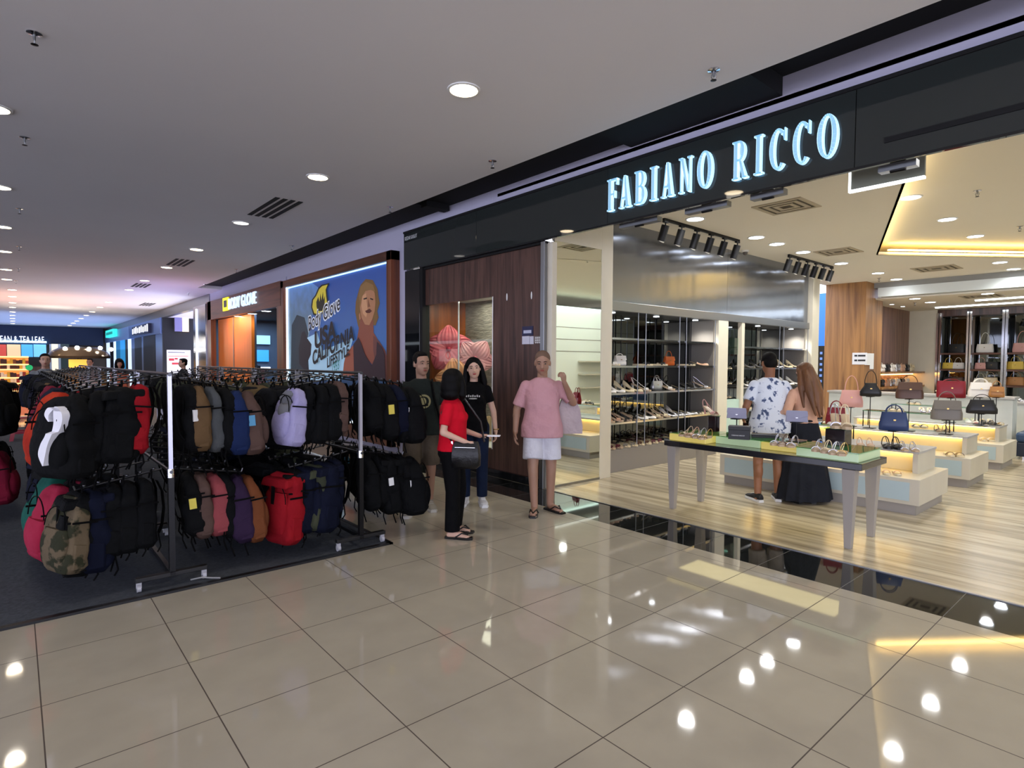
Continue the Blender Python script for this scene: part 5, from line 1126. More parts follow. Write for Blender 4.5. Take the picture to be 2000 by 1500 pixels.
# mannequin in a white cap inside the neighbour shop
mn = thing('mannequin', 'mannequin in a dark jacket and white cap behind the shop glass', 'mannequin', onx(492, 700, 5.7)*1.0)
mn.location.z = 0
MB().lathe([(.16, 0), (.16, .02), (.03, .03), (.03, .7)], n=16).build('stand', M_chrome, mn, smooth=True)
bd = MB(); bd.loft([[(.17*f*math.cos(a_), .11*g*math.sin(a_), z) for a_ in [i*PI/8 for i in range(16)]] for z, f, g in ((.7, .9, 1), (.9, .95, 1.1), (1.2, 1.05, 1.15), (1.42, 1.2, 1.0), (1.5, .5, .6), (1.56, .32, .45), (1.6, .3, .45))])
bd.cyl((.2, 0, 1.42), (.26, 0, .95), .055, .045, 12); bd.cyl((-.2, 0, 1.42), (-.26, 0, .95), .055, .045, 12); bd.build('jacket', FB['charcoal'], mn, smooth=True)
MB().ellip((0, 0, 1.68), (.075, .09, .11)).build('head', M_white, mn, smooth=True); hc = MB(); hc.ellip((0, 0, 1.72), (.085, .10, .085)); hc.box(-.06, -.2, 1.71, .06, -.05, 1.725); hc.build('cap', mat('white_cloth', '#dcdcdc', .8), mn, smooth=True)

# lit steel column between the neighbour shop and the passage
sc = thing('steel_clad_column', 'wavy steel clad column with a glowing vertical light strip', 'column', (4.95, 22.2, 0)); ya = onx(381, 700, 4.9).y; yb = onx(405, 700, 4.9).y
rel(MB().box(4.86, yb+.02, 0, 5.05, ya, 3.45).build('cladding', M_wavysteel), sc); rel(MB().box(4.835, ya-.55, .3, 4.86, ya-.45, 3.35).build('light_strip', mat('column_led', '#e8f0ff', .5, emit=4, ecol='#d8e4ff')), sc)
# passage, side wall and the far row of shops
yq = onx(318, 650, 5.0).y
dk = MB().box(5.0, yq, 0, 9, yq+.15, 3.45); struct(dk.build('wall_passage', mat('near_black_wall', '#0e1118', .5)))
struct(MB().box(5.2, ya, 3.45, 9, yq, 3.5).build('ceiling_passage', M_wallpaint))
struct(MB().box(5.05, ya, 0, 9, ya+.1, 3.6).build('wall_passage_near', M_wallpaint))
a = ony(341, 647, yq-.3); b = ony(368, 618, yq-.3)
hsg = thing('hanging_shop_sign', 'lilac square sign hanging from two rods before the black wall', 'sign', ((a.x+b.x)/2, yq-.3, a.z)); rel(MB().box(a.x, yq-.34, a.z, b.x-.25, yq-.26, b.z).build('panel', mat('lilac_sign', '#6d6a9a', .5, emit=.25), bevel=.01), hsg); rel(MB().box(b.x-.25, yq-.34, a.z, b.x, yq-.26, b.z).build('lit_edge', mat('warm_sign_edge', '#ffd8a0', .5, emit=1.2)), hsg)
for xx in (a.x+.3, b.x-.3): rel(MB().cyl((xx, yq-.3, b.z), (xx, yq-.3, 3.45), .02).build('rod', M_darkmetal), hsg)
a = ony(326, 716, yq-1); b = ony(372, 684, yq-1)
nbd = thing('notice_board', 'white notice board with red and grey print before the black wall', 'sign', ((a.x+b.x)/2, yq-1, 0)); rel(MB().box(a.x, yq-1.03, 1.0, b.x, yq-.98, b.z).build('board', mat('lit_white_board', '#d8d6dc', .5, emit=.35), bevel=.01), nbd)
H_ = b.z-a.z
for q, (f0, f1, zz, hh, c) in enumerate(((.05, .75, .82, .06, 'grey'), (.05, .9, .62, .03, 'red'), (.08, .3, .35, .14, 'red'), (.32, .45, .42, .1, 'red'), (.5, .85, .35, .1, 'grey'), (.2, .6, .12, .12, 'red'))):
    W_ = b.x-a.x; rel(MB().box(a.x+W_*f0, yq-1.036, a.z+H_*zz, a.x+W_*f1, yq-1.03, a.z+H_*(zz+hh)).build('print', mat('print_'+c+'_ink', dict(grey='#7a7a86', red='#b83038')[c], .6), nbd), nbd)
rel(MB().box((a.x+b.x)/2-.03, yq-1.02, 0, (a.x+b.x)/2+.03, yq-.98, 1.0).build('post', M_chrome, nbd), nbd)
def col5(px): return onx(px, 680, 5.0).y
def far_shop(name, label, pa, pb, fm, openings, z_top=3.45, zo=2.75):
    ya_, yb_ = col5(pa), col5(pb); r = thing(name, label, 'shop front', (5.0, (ya_+yb_)/2, 0), 0, 'shop fronts beyond the passage')
    rel(MB().box(4.93, yb_, zo, 5.08, ya_, z_top).build('fascia', fm), r)
    prev = yb_
    for (p0, p1, m) in openings:
        a_, b_ = col5(p0), col5(p1); lo, hi = min(a_, b_), max(a_, b_)
        rel(MB().box(5.02, lo, 0, 5.06, hi, zo).build('panel', m), r)
    return r, ya_, yb_
blueS = mat('blue_tinted_steel', '#7d94c8', .3, .8); tealb = mat('teal_banner', '#1a6f9a', .5, emit=.35); dkp = mat('dark_shutter', '#12131a', .5); wht = mat('lit_white_panel', '#cfe0f4', .5, emit=.8)
struct(MB().box(5.1, yq+.2, 0, 5.2, 63.4, 3.45).build('wall_behind_far_shops', mat('dark_back', '#1a1f2c', .7)))
r, _, _ = far_shop('shuttered_shop_front', 'closed shop front with dark shutter, steel frame and boxed white sign', 256, 317, blueS, [(256, 262, blueS), (262, 276, dkp), (276, 279, blueS), (279, 302, dkp), (303, 317, blueS)])
a = onx(262, 645, 4.9); b = onx(294, 620, 4.9); rel(MB().box(4.80, b.y, 2.85, 4.93, a.y, 3.3).build('sign_box', mat('navy_sign_box', '#1c2248', .4)), r)
for i in range(9): yy = a.y-(a.y-b.y)*(i+.25)/9; rel(MB().box(4.79, yy-(a.y-b.y)/18, 2.92+.02*(i % 2), 4.80, yy, 3.18+.04*(i % 3)).build('sign_letter', mat('sign_letter_glow', '#e8ecff', .5, emit=1.2)), r)
r, _, _ = far_shop('teal_shop_front', 'shop front with square turquoise sign and teal window banners', 191, 255, mat('pale_blue_steel', '#9fb4d8', .35, .6), [(192, 196, wht), (197, 206, dkp), (207, 213, wht), (214, 220, dkp), (221, 226, wht), (226, 234, tealb), (234, 243, mat('blue_banner', '#2390c8', .5, emit=.5)), (244, 249, dkp), (249, 255, wht)])
a = onx(209, 660, 4.8); b = onx(224, 642, 4.8); rel(MB().box(4.72, b.y, a.z, 4.93, a.y, b.z).build('square_sign', mat('turquoise_sign', '#2fc0b0', .5, emit=1.0)), r); rel(MB().box(4.71, b.y+.4, a.z+.15, 4.72, a.y-.4, b.z-.15).build('sign_mark', mat('turquoise_deep', '#168a80', .5, emit=.5)), r)
# coffee shop across the far end
cf = thing('coffee_shop_front', 'distant coffee shop with dark blue fascia, white lettering and glowing menu boards', 'shop front', (0, 50, 0))
rel(MB().box(-8, 49.9, 2.55, 4.85, 50.1, 3.78).build('fascia', mat('coffee_fascia', '#24304e', .6)), cf)
a = ony(3, 667, 49.85); b = ony(86, 667, 49.85); o = text('BEAN & TEA LEAF', .62, mat('coffee_sign_glow', '#f4f6ff', .5, emit=.9), None, (a.x-.25, 49.84, a.z-.05), (1, 0, 0), (0, 0, 1), .01, 'sign_letters')
w = max(v.co.x for v in o.data.vertices)-(a.x-.25); k = (b.x-a.x+.25)/w
for v in o.data.vertices: v.co.x = (a.x-.25)+(v.co.x-a.x+.25)*k
rel(o, cf)
for i, (p0, p1, m) in enumerate(((-30, 12, mat('menu_red', '#c04a40', .5, emit=.8)), (14, 40, mat('menu_cream', '#d8b890', .5, emit=.9)), (42, 64, mat('menu_blue', '#4a9ad8', .5, emit=1.0)), (66, 90, mat('menu_sky', '#6ab0e8', .5, emit=1.0)))):
    a = ony(p0, 697, 49.8); b = ony(p1, 673, 49.8); rel(MB().box(a.x, 49.8, a.z, b.x, 49.88, b.z).build('menu_board', m), cf)
a = ony(-40, 672, 49.7); b = ony(91, 670, 49.7); rel(MB().box(a.x, 49.7, b.z, b.x, 49.78, b.z+.12).build('light_strip', mat('sky_strip', '#a8e0ff', .5, emit=3)), cf)
rel(MB().box(-8, 49.2, 0, 2.8, 49.9, 1.1).build('counter', M_cherry), cf)
struct(MB().box(-14, 50.15, 0, 5, 50.3, 3.8).build('wall_coffee_back', mat('coffee_back', '#4a3c34', .7)))
wp = thing('white_glazed_frame', 'white framed glazing with a glowing lamp beside the coffee shop', 'window', (4.2, 49, 0)); 
for p0, p1, m in ((97, 101, M_white), (101, 113, mat('curtain_glow', '#e8dcc0', .5, emit=.8)), (114, 118, M_white), (119, 135, mat('green_glass_dark', '#3c5048', .2))): a = ony(p0, 697, 48.5); b = ony(p1, 672, 48.5); rel(MB().box(a.x, 48.5, 0, b.x, 48.6, b.z).build('pane', m), wp)
# orange-lit stall with stocked shelves, in front of the coffee shop
os_ = thing('orange_lit_stall', 'orange glowing snack stall with shelves of small goods and a green round sign', 'stall', (-.3, 27, 0))
YS = 27.0
def sx_(px): return ony(px, 700, YS).x
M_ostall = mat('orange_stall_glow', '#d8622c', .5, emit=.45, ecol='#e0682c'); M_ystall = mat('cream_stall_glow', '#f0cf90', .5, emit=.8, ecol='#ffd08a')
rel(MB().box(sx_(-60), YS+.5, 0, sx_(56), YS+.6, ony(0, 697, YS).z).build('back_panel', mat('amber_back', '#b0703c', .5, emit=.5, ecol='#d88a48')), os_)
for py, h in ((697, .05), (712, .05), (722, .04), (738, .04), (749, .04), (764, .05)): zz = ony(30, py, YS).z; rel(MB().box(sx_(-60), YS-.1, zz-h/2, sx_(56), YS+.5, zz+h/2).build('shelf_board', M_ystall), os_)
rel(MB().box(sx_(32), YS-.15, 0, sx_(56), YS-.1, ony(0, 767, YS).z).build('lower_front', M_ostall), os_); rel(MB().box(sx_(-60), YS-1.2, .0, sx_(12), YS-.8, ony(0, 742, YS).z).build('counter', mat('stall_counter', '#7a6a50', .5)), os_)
rsx = random.Random(5); gc = [mat('goods_'+n, h, .5) for n, h in (('red', '#8a2a20'), ('dark', '#3a1c18'), ('white', '#d8ccb8'), ('yellow', '#c8a030'), ('brown', '#6a3a20'))]
for py in (712, 722, 738, 749, 764):
    zz = ony(30, py, YS).z
    for i in range(12):
        x = sx_(-20)+(sx_(54)-sx_(-20))*(i+.2)/12; h = rsx.uniform(.1, .2); rel(MB().box(x, YS, zz+.025, x+.09, YS+.12, zz+.025+h).build('goods_pack', rsx.choice(gc)), os_)
a = ony(57, 718, YS-.3); rel(MB().cyl((a.x, YS-.3, a.z), (a.x, YS-.34, a.z), .10, n=20).build('green_round_sign', mat('green_sign', '#1a9a5a', .5, emit=.6)), os_); rel(MB().cyl((a.x, YS-.32, 0), (a.x, YS-.32, a.z-.1), .012).build('sign_post', M_darkmetal), os_)
# kiosk with a curved lit canopy
kk = thing('canopy_kiosk', 'round kiosk with glossy curved canopy and clusters of glaring lamps', 'kiosk', (3.9, 33, 0)); YK = 33
c = ony(155, 693, YK); kk.location.x = c.x
zb = ony(155, 699, YK).z-.02; zt = ony(155, 678, YK).z
MB().lathe([(1.15, zb), (1.2, zb+.1), (1.05, zb+.3), (.7, zb+.5), (.2, zt), (.05, zt+.02)], n=28).build('canopy', mat('bronze_canopy', '#5a4a3a', .15, .6), kk, smooth=True); MB().cyl((0, 0, 0), (0, 0, zb), .1).build('mast', M_darkmetal, kk); MB().lathe([(1.0, 0), (1.0, 1.05), (.9, 1.06)], n=24).build('counter', mat('kiosk_counter', '#9a6a30', .5), kk, smooth=True)
MB().box(-.45, -.95, 1.06, .25, -.9, zb-.05).build('glowing_case', mat('amber_case', '#e8a840', .5, emit=.9), kk)
for i in range(5): p = (-.55+.42*i, -.9+.1*abs(i-2), zb+.42+.05*(i % 2)); MB().ellip(p, .085, 12, 8).build('lamp_bulb', mat('glaring_lamp', '#fffaf0', .5, emit=14), kk, smooth=True)
lamp('kiosk_glow', 'POINT', (c.x-1, YK-1.5, zt+.3), 60, (1, .9, .75), .3)
# ================================================================== PEOPLE
def skin_mat(n, h, h2): 
    m = mat('skin_'+n, h, .5, var=(h2, 7, .3)); b = m.node_tree.nodes['Principled BSDF']; b.inputs['Subsurface Weight'].default_value = .12; b.inputs['Subsurface Radius'].default_value = (.02, .008, .004); return m
SK = dict(light=skin_mat('light', '#c09a84', '#cba693'), mid=skin_mat('mid', '#a37a66', '#b08874'), tan=skin_mat('tan', '#93705c', '#a07c68'), brown=skin_mat('brown', '#7e5238', '#8e6044'))
def cloth(n, h, h2=None, sc=14, st=.5): return mat(n, h, .85, var=((h2, 5, .25) if h2 else None), bump=(sc*.6, min(1, st*1.5), .045))
M_eye = mat('eye_dark', '#1a1210', .2); M_eyew = mat('eye_white', '#8e8078', .5); M_lip = mat('lips', '#8e4840', .5); M_lipr = mat('painted_lips', '#9c3034', .4); M_brow = mat('eyebrow', '#1c1512', .9)
def voxel(mb, name, m, parent, vox, smooth=6, fac=.5):
    o = mb.build('tmp_'+name, m); md = o.modifiers.new('r', 'REMESH'); md.mode = 'VOXEL'; md.voxel_size = vox
    sm = o.modifiers.new('s', 'SMOOTH'); sm.iterations = smooth; sm.factor = fac
    dg = bpy.context.evaluated_depsgraph_get(); me = bpy.data.meshes.new_from_object(o.evaluated_get(dg)); bpy.data.objects.remove(o)
    me.materials.clear(); me.materials.append(m); me.polygons.foreach_set('use_smooth', [True]*len(me.polygons)); me.name = name
    q = bpy.data.objects.new(name, me); COL.objects.link(q); q.parent = parent; return q
def limb(mb, pts, rs, n=14):
    """tapering limb through joints, with rounded ends"""
    for (a, b), (ra, rb_) in zip(zip(pts, pts[1:]), zip(rs, rs[1:])):
        a = Vector(a); b = Vector(b); mb.cyl(a, b, ra, rb_, n); mb.ellip(a, ra, 12, 8); mb.ellip(b, rb_, 12, 8)
def hand(mb, wrist, d, palm, side, curl=.35, s=1.0):
    """palm, four fingers of unequal length, thumb; d = pointing direction, palm = palm normal, side = +1/-1 thumb side"""
    d = Vector(d).normalized(); n = Vector(palm); n = (n-d*n.dot(d)).normalized(); t = d.cross(n)*side; w = Vector(wrist)
    R = Matrix((t, d, n)).transposed()
    mb.ellip(w+d*.05*s, (.040*s, .052*s, .016*s), 14, 9, R=R)
    for i, (off, L) in enumerate(((.028, .072), (.010, .080), (-.010, .074), (-.028, .058))):
        p0 = w+d*.075*s+t*off*s; L *= s; c = curl*(1+.12*i)
        p1 = p0+(d*math.cos(c*.6)+n*math.sin(c*.6))*L*.45; p2 = p1+(d*math.cos(c*1.5)+n*math.sin(c*1.5))*L*.32; p3 = p2+(d*math.cos(c*2.3)+n*math.sin(c*2.3))*L*.25
        limb(mb, [p0, p1, p2, p3], [.0095*s, .009*s, .008*s, .007*s], 8)
    p0 = w+d*.022*s+t*.026*s; p1 = p0+(d*.55+t*.75+n*.2).normalized()*.036*s; p2 = p1+(d*.85+t*.3+n*.35).normalized()*.030*s; p3 = p2+(d*.9+n*.45).normalized()*.020*s
    limb(mb, [p0, p1, p2, p3], [.014*s, .011*s, .010*s, .008*s], 8)
def ringset(levels, n=24, e=.85):
    """levels: (z, cx, cy, rx, ry)"""
    return [[(cx+rx*math.copysign(abs(math.cos(2*PI*j/n))**e, math.cos(2*PI*j/n)), cy+ry*math.copysign(abs(math.sin(2*PI*j/n))**e, math.sin(2*PI*j/n)), z) for j in range(n)] for z, cx, cy, rx, ry in levels]
def person(label, loc, rz, h, sp):
    """local frame: faces +Y, own right hand at +X; heights are fractions of h"""
    r = thing('person', label, 'person', loc, rz); k = h/1.70; V = lambda x, y, z: Vector((x*k, y*k, z*k))
    fem = sp.get('fem', False); sk = SK[sp.get('skin', 'mid')]; lean = sp.get('lean', 0.0); bulk = sp.get('bulk', 1.0)
    sw = (.150 if fem else .172)*sp.get('shw', 1); hipw = .09
    J = dict(head=(0, .015+lean, 1.585), neck=(0, -.005+lean*.9, 1.40), shR=(sw, -.005+lean*.85, 1.345), shL=(-sw, -.005+lean*.85, 1.345),
             elR=(sw+.06, -.02+lean*.6, 1.09), elL=(-sw-.06, -.02+lean*.6, 1.09), wrR=(sw+.07, .05+lean*.4, .845), wrL=(-sw-.07, .05+lean*.4, .845),
             hiR=(hipw, 0, .90), hiL=(-hipw, 0, .90), knR=(hipw+.01, .02, .48), knL=(-hipw-.01, .02, .48), anR=(hipw+.01, -.02, .075), anL=(-hipw-.01, -.02, .075), toR=None, toL=None)
    J.update(sp.get('J', {}))
    P = {a: V(*b) for a, b in J.items() if b}
    for s in 'RL':
        if 'to'+s not in P: P['to'+s] = P['an'+s]+Vector((.03*(1 if s == 'R' else -1)*k, .15*k, -.055*k))
    B = MB()
    # head: skull, jaw, nose, ears, in the turned head frame
    hr = sp.get('hrot', (0, 0, 0)); HR = (Matrix.Rotation(hr[2], 3, 'Z') @ Matrix.Rotation(hr[0], 3, 'X') @ Matrix.Rotation(hr[1], 3, 'Y')); hc = P['head']; hs = k*sp.get('heads', 1.0)*(1.04 if fem else 1.08)
    H = lambda x, y, z: hc+HR @ (Vector((x, y, z))*hs)
    B.ellip(H(0, -.012, .03), (.074*hs, .094*hs, .088*hs), 20, 14, R=HR); B.ellip(H(0, .018, -.035), (.060*hs, .068*hs, .075*hs), 18, 12, R=HR)
    B.ellip(H(0, .052, -.085), (.030*hs, .026*hs, .022*hs), 12, 8, R=HR); B.ellip(H(.042, .035, -.03), (.022*hs, .025*hs, .028*hs), 10, 8, R=HR); B.ellip(H(-.042, .035, -.03), (.022*hs, .025*hs, .028*hs), 10, 8, R=HR)
    limb(B, [H(0, .078, .012), H(0, .096, -.022)], [.009*hs, .014*hs], 10); B.ellip(H(.012, .088, -.027), .009*hs, 8, 6); B.ellip(H(-.012, .088, -.027), .009*hs, 8, 6)
    for s in (1, -1): B.ellip(H(s*.074, -.01, -.005), (.010*hs, .018*hs, .030*hs), 10, 8, R=HR); B.ellip(H(s*.03, .070, .030), (.024*hs, .012*hs, .008*hs), 10, 6, R=HR)
    B.ellip(H(0, .076, -.052), (.024*hs, .012*hs, .012*hs), 10, 6, R=HR)
    limb(B, [P['neck']-Vector((0, .01, .05))*k, P['neck']+Vector((0, 0, .03))*k, H(0, -.02, -.05)], [.062*k, (.048 if fem else .056)*k, (.046 if fem else .054)*k])
    # trunk
    wf = .86 if fem else 1.0; L9 = lean
    B.loft(ringset([(z*k, 0, (cy+L9*max(0, (z-.9)/.5))*k, rx*k*bulk*.94, ry*k*bulk*.92) for z, cy, rx, ry in ((.84, 0, .12, .10), (.90, 0, .165*(1.04 if fem else .98), .115), (1.0, .0, .155*wf, .105), (1.10, .005, .14*wf, .10), (1.22, .01, .158*wf, .112), (1.32, .0, .172*wf, .105), (1.385, -.005, .14*wf, .08), (1.42, -.005, .07, .06))]))
    th = (.082 if fem else .085)*bulk
    for s in 'RL':
        limb(B, [P['hi'+s], P['kn'+s], P['an'+s]], [th*k, .056*k, .038*k]); a, b = P['kn'+s], P['an'+s]; B.ellip(a.lerp(b, .32)-Vector((0, .018*k, 0)), (.050*k, .052*k, .11*k), 14, 10)
        an, to = P['an'+s], P['to'+s]; B.loft  # foot
        limb(B, [an+Vector((0, -.03*k, -.035*k)), an.lerp(to, .5)+Vector((0, 0, -.006*k)), to], [.034*k, .034*k, .020*k]); B.ellip(an.lerp(to, .75), (.042*k, .045*k, .020*k))
        dt = (to-an); dt.z = 0; dt.normalize(); pt = Vector((-dt.y, dt.x, 0))
        for q in range(5): B.ellip(to+pt*(q-2)*.016*k*(-1 if s == 'R' else 1)+dt*(.02-.006*q)*k, (.009*k, .014*k, .009*k), 8, 6)
        limb(B, [P['sh'+s], P['el'+s], P['wr'+s]], [(.038 if fem else .043)*k, (.036 if fem else .042)*k, (.024 if fem else .028)*k]); B.ellip(P['el'+s].lerp(P['wr'+s], .28), (.042*k if not fem else .035*k), 12, 8)
        hd = sp.get('hand'+s) or {}; d = hd.get('d') or (P['wr'+s]-P['el'+s]); sd = 1 if s == 'R' else -1
        hand(B, P['wr'+s], d, hd.get('n', (-sd, .1, 0)), hd.get('side', sd if True else 1), hd.get('curl', .35), k*(.92 if fem else 1.0))
    voxel(B, 'body', sk, r, sp.get('vox', .0075), 4)
    # face details
    for s in (1, -1):
        e = MB(); e.ellip(H(s*.030, .0770, .012), (.0125*hs, .006*hs, .0042*hs), 12, 8, R=HR); eo = e.build('eye', M_eyew, r, smooth=True); q = MB(); q.ellip(H(s*.030, .0815, .012), (.0085*hs, .003*hs, .0045*hs), 10, 8, R=HR); q.build('iris', M_eye, eo, smooth=True)
        b_ = MB(); b_.tube([H(s*.013, .086, .031), H(s*.030, .086, .036), H(s*.048, .074, .031)], [.003*hs, .0042*hs, .002*hs], 6); b_.build('eyebrow', M_brow, r)
    q = MB(); q.ellip(H(0, .0865, -.050), (.022*hs, .006*hs, .0042*hs), 12, 8, R=HR); q.ellip(H(0, .0855, -.057), (.018*hs, .006*hs, .005*hs), 12, 8, R=HR); q.build('lips', M_lipr if fem else M_lip, r, smooth=True)
    # hair
    hair = sp.get('hair')
    if hair:
        kind, hm = hair; q = MB()
        if kind == 'short':
            q.ellip(H(0, -.026, .052), (.0775*hs, .090*hs, .078*hs), 20, 14, R=HR); q.ellip(H(0, -.05, .0), (.072*hs, .060*hs, .070*hs), 16, 10, R=HR); q.ellip(H(.005, .030, .100), (.052*hs, .040*hs, .022*hs), 14, 8, R=HR)
            for s in (1, -1): q.ellip(H(s*.064, .005, .03), (.014*hs, .03*hs, .032*hs), 10, 8, R=HR)
        if kind == 'stubble':
            q.ellip(H(0, -.019, .045), (.0765*hs, .093*hs, .080*hs), 20, 14, R=HR); q.ellip(H(0, -.05, -.0), (.066*hs, .057*hs, .06*hs), 16, 10, R=HR)
        if kind == 'bob':
            q.ellip(H(0, -.022, .045), (.094*hs, .105*hs, .092*hs), 20, 14, R=HR); q.ellip(H(0, -.045, -.03), (.098*hs, .085*hs, .115*hs), 18, 12, R=HR)
            for s in (1, -1): limb(q, [H(s*.07, .01, .05), H(s*.085, .02, -.02), H(s*.088, .03, -.10), H(s*.075, .04, -.14)], [.03*hs, .032*hs, .034*hs, .02*hs])
            q.ellip(H(0, -.05, -.10), (.098*hs, .07*hs, .06*hs), 16, 10, R=HR)
        if kind in ('long', 'verylong'):
            q.ellip(H(0, -.025, .045), (.086*hs, .100*hs, .088*hs), 20, 14, R=HR); L_ = .34 if kind == 'long' else .52
            for s in (1, -1):
                limb(q, [H(s*.052, .008, .092), H(s*.085, -.015, .03), H(s*.096, -.02, -.06), H(s*.108, -.015, -.16), H(s*.115, .0, -L_*.78)], [.020*hs, .022*hs, .030*hs, .036*hs, .012*hs])
                limb(q, [H(s*.04, -.07, .0), H(s*.06, -.085, -.12), H(s*.07, -.09, -.24), H(s*.05, -.08, -L_)], [.045*hs, .05*hs, .046*hs, .012*hs])
            limb(q, [H(0, -.08, .02), H(0, -.095, -.12), H(.01, -.10, -.26), H(.0, -.09, -L_*1.05)], [.06*hs, .06*hs, .05*hs, .012*hs])
        voxel(q, 'hair', hm, r, .008, 3 if kind != 'stubble' else 5)
    # top
    top = sp.get('top')
    if top:
        m, hem, slv, loose = top['m'], top.get('hem', .86), top.get('sleeve', .62), top.get('loose', 1.0); q = MB(); Z = lambda z: z*k
        lv = []
        for z, cy, rx, ry in ((1.435, -.008, .066, .060), (1.412, -.006, .105*wf, .078), (1.385, -.004, .150*wf, .092), (1.34, 0, .176*wf, .108), (1.22, .012, .172*wf, .125), (1.10, .01, .158*wf, .116), (1.0, .008, .165*(wf+.04), .118), (.92, .005, .178*(wf+.08), .128)):
            if z < hem-.02: continue
            lf = 1+(loose-1)*max(0, min(1, (1.30-z)/.25)); lv.append((Z(z), 0, (cy+L9*max(0, (z-.9)/.5))*k, rx*k*bulk*lf, ry*k*bulk*lf))
        lf = loose; lv.append((Z(hem), 0, .005*k, .180*(wf+.08)*k*bulk*lf, .130*k*bulk*lf))
        q.loft(ringset(lv))
        for s in 'RL':
            a, b, c = P['sh'+s], P['el'+s], P['wr'+s]; sl = top.get('sl'+s, slv); r0 = (.056 if fem else .062)*k; r1 = (.052 if fem else .060)*k*loose
            e = a.lerp(b, min(1, sl)); q.ellip(a-Vector((0, 0, .002*k)), r0*1.0, 14, 10); q.cyl(a, e, r0*1.0, r1, 18)
            if sl > 1: q.ellip(b, r1, 12, 8); q.cyl(b, b.lerp(c, sl-1), r1, r1*.85, 16)
        if fem and top.get('bust', True): q.ellip(Vector((.065*k, (.095+L9*.7)*k, 1.235*k)), .062*k, 14, 10); q.ellip(Vector((-.065*k, (.095+L9*.7)*k, 1.235*k)), .062*k, 14, 10)
        voxel(q, top.get('name', 'shirt'), m, r, .010, 4)
        if top.get('collar'): 
            c_ = P['neck']+Vector((0, .0, .012*k)); t_ = MB(); t_.tube([c_+Vector((.066*k*math.cos(a), .062*k*math.sin(a), -.012*k*math.sin(a))) for a in [i*2*PI/20 for i in range(20)]], .013*k, 8, closed=True); t_.build('collar', m, r, smooth=True)
    # bottoms
    bt = sp.get('bottom')
    if bt:
        m = bt['m']; q = MB(); kd = bt['kind']; w0 = bt.get('waist', 1.0)
        if kd != 'skirt':
            q.loft(ringset([(w0*k, 0, 0, .158*k*bulk*(1 if not fem else .97), .112*k*bulk), (.93*k, 0, 0, .176*k*bulk, .125*k*bulk), (.86*k, 0, -.004*k, .176*k*bulk, .128*k*bulk), (.80*k, 0, 0, .150*k*bulk, .105*k*bulk)]))
            for s in 'RL':
                a, b, c = P['hi'+s], P['kn'+s], P['an'+s]; fl = bt.get('flare', 1.0); r0 = (.098 if fem else .100)*k*bulk
                if kd == 'shorts': t = bt.get('len', .85); e = a.lerp(b, t); q.ellip(a, r0, 14, 10); q.cyl(a, e, r0, .088*k*bt.get('wide', 1.0)*bulk, 22)
                else: q.ellip(a, r0, 14, 10); q.cyl(a, b, r0, .070*k*bulk, 20); q.ellip(b, .070*k*bulk, 14, 10); e = b.lerp(c, bt.get('len', .96)); q.cyl(b, e, .070*k*bulk, .062*k*fl, 20)
        else:
            zt, zb = w0, bt.get('hem', .06); n = 64; rings = []
            for i in range(14):
                t = i/13; z = zt+(zb-zt)*t; rx = .135+(.33-.135)*t**.75; ry = .10+(.22-.10)*t**.75; ring = []
                for j in range(n):
                    a = 2*PI*j/n; f = 1+.07*t*math.sin(a*11+1.3*math.sin(a*3))+.03*t*math.sin(a*23); ring.append((rx*k*f*math.cos(a)+bt.get('dx', 0)*t*k, ry*k*f*math.sin(a)+bt.get('dy', 0)*t*k, z*k))
                rings.append(ring)
            MB().loft(rings).build('skirt', m, r, smooth=True, angle=1.5)
        if kd != 'skirt': voxel(q, bt.get('name', 'shorts' if kd == 'shorts' else 'trousers'), m, r, .010, 3)
    # shoes
    sh = sp.get('shoes')
    if sh:
        kd, m, m2 = sh
        for s in 'RL':
            an, to = P['an'+s], P['to'+s]; d = to-an; d.z = 0; d.normalize(); pn = Vector((-d.y, d.x, 0)); sd = 1 if s == 'R' else -1; root = r
            tilt = sp.get('lift'+s, 0); zb = min(an.z-.075*k, to.z-.02*k) if not tilt else 0
            ax = [(-.075, .028, 0), (-.05, .036, 0), (0, .036, 0), (.06, .040, 0), (.13, .048, 0), (.18, .045, 0), (.215, .028, 0)]
            def zoff(t): return an.z-.075*k+(to.z-.02*k-(an.z-.075*k))*max(0, min(1, (t+.05)/.2))
            def ring(t, w, z0, z1, wt=1.0): c = an+d*t*k; return [Vector((c.x+pn.x*w*k*f*q_, c.y+pn.y*w*k*f*q_, zoff(t)+z)) for q_, z, f in ((1, z0, 1), (1.04, (z0+z1)/2, 1), (.8, z1, wt), (-.8, z1, wt), (-1.04, (z0+z1)/2, 1), (-1, z0, 1))]
            if kd == 'flipflop':
                so = MB().loft([ring(t, w, .001, .02) for t, w, _ in ax]).build('sandal', m, r, smooth=True, angle=.6)
                st = MB(); f0 = an+d*.165*k; top_ = Vector((0, 0, to.z+.008*k+.01)); 
                for q_ in (1, -1): st.tube([Vector((f0.x, f0.y, zoff(.16)+.045*k)), Vector((an.x+d.x*.11*k+pn.x*.032*k*q_, an.y+d.y*.11*k+pn.y*.032*k*q_, zoff(.1)+.068*k)), Vector((an.x+d.x*.04*k+pn.x*.046*k*q_, an.y+d.y*.04*k+pn.y*.046*k*q_, zoff(.04)+.02))], .007*k, 6)
                st.build('sandal_strap', m2, so, smooth=True)
            else:
                so = MB().loft([ring(t, w*1.08, .0, .03) for t, w, _ in ax]).build('shoe_sole', m2, r, smooth=True, angle=.6)
                hts = [.085, .095, .10, .085, .062, .055, .035]; up = MB().loft([ring(t, w, .028, hh, .62) for (t, w, _), hh in zip(ax, hts)]); up.cyl(an-Vector((0, 0, .02*k)), an+Vector((0, 0, .02*k)), .042*k, .040*k, 16)
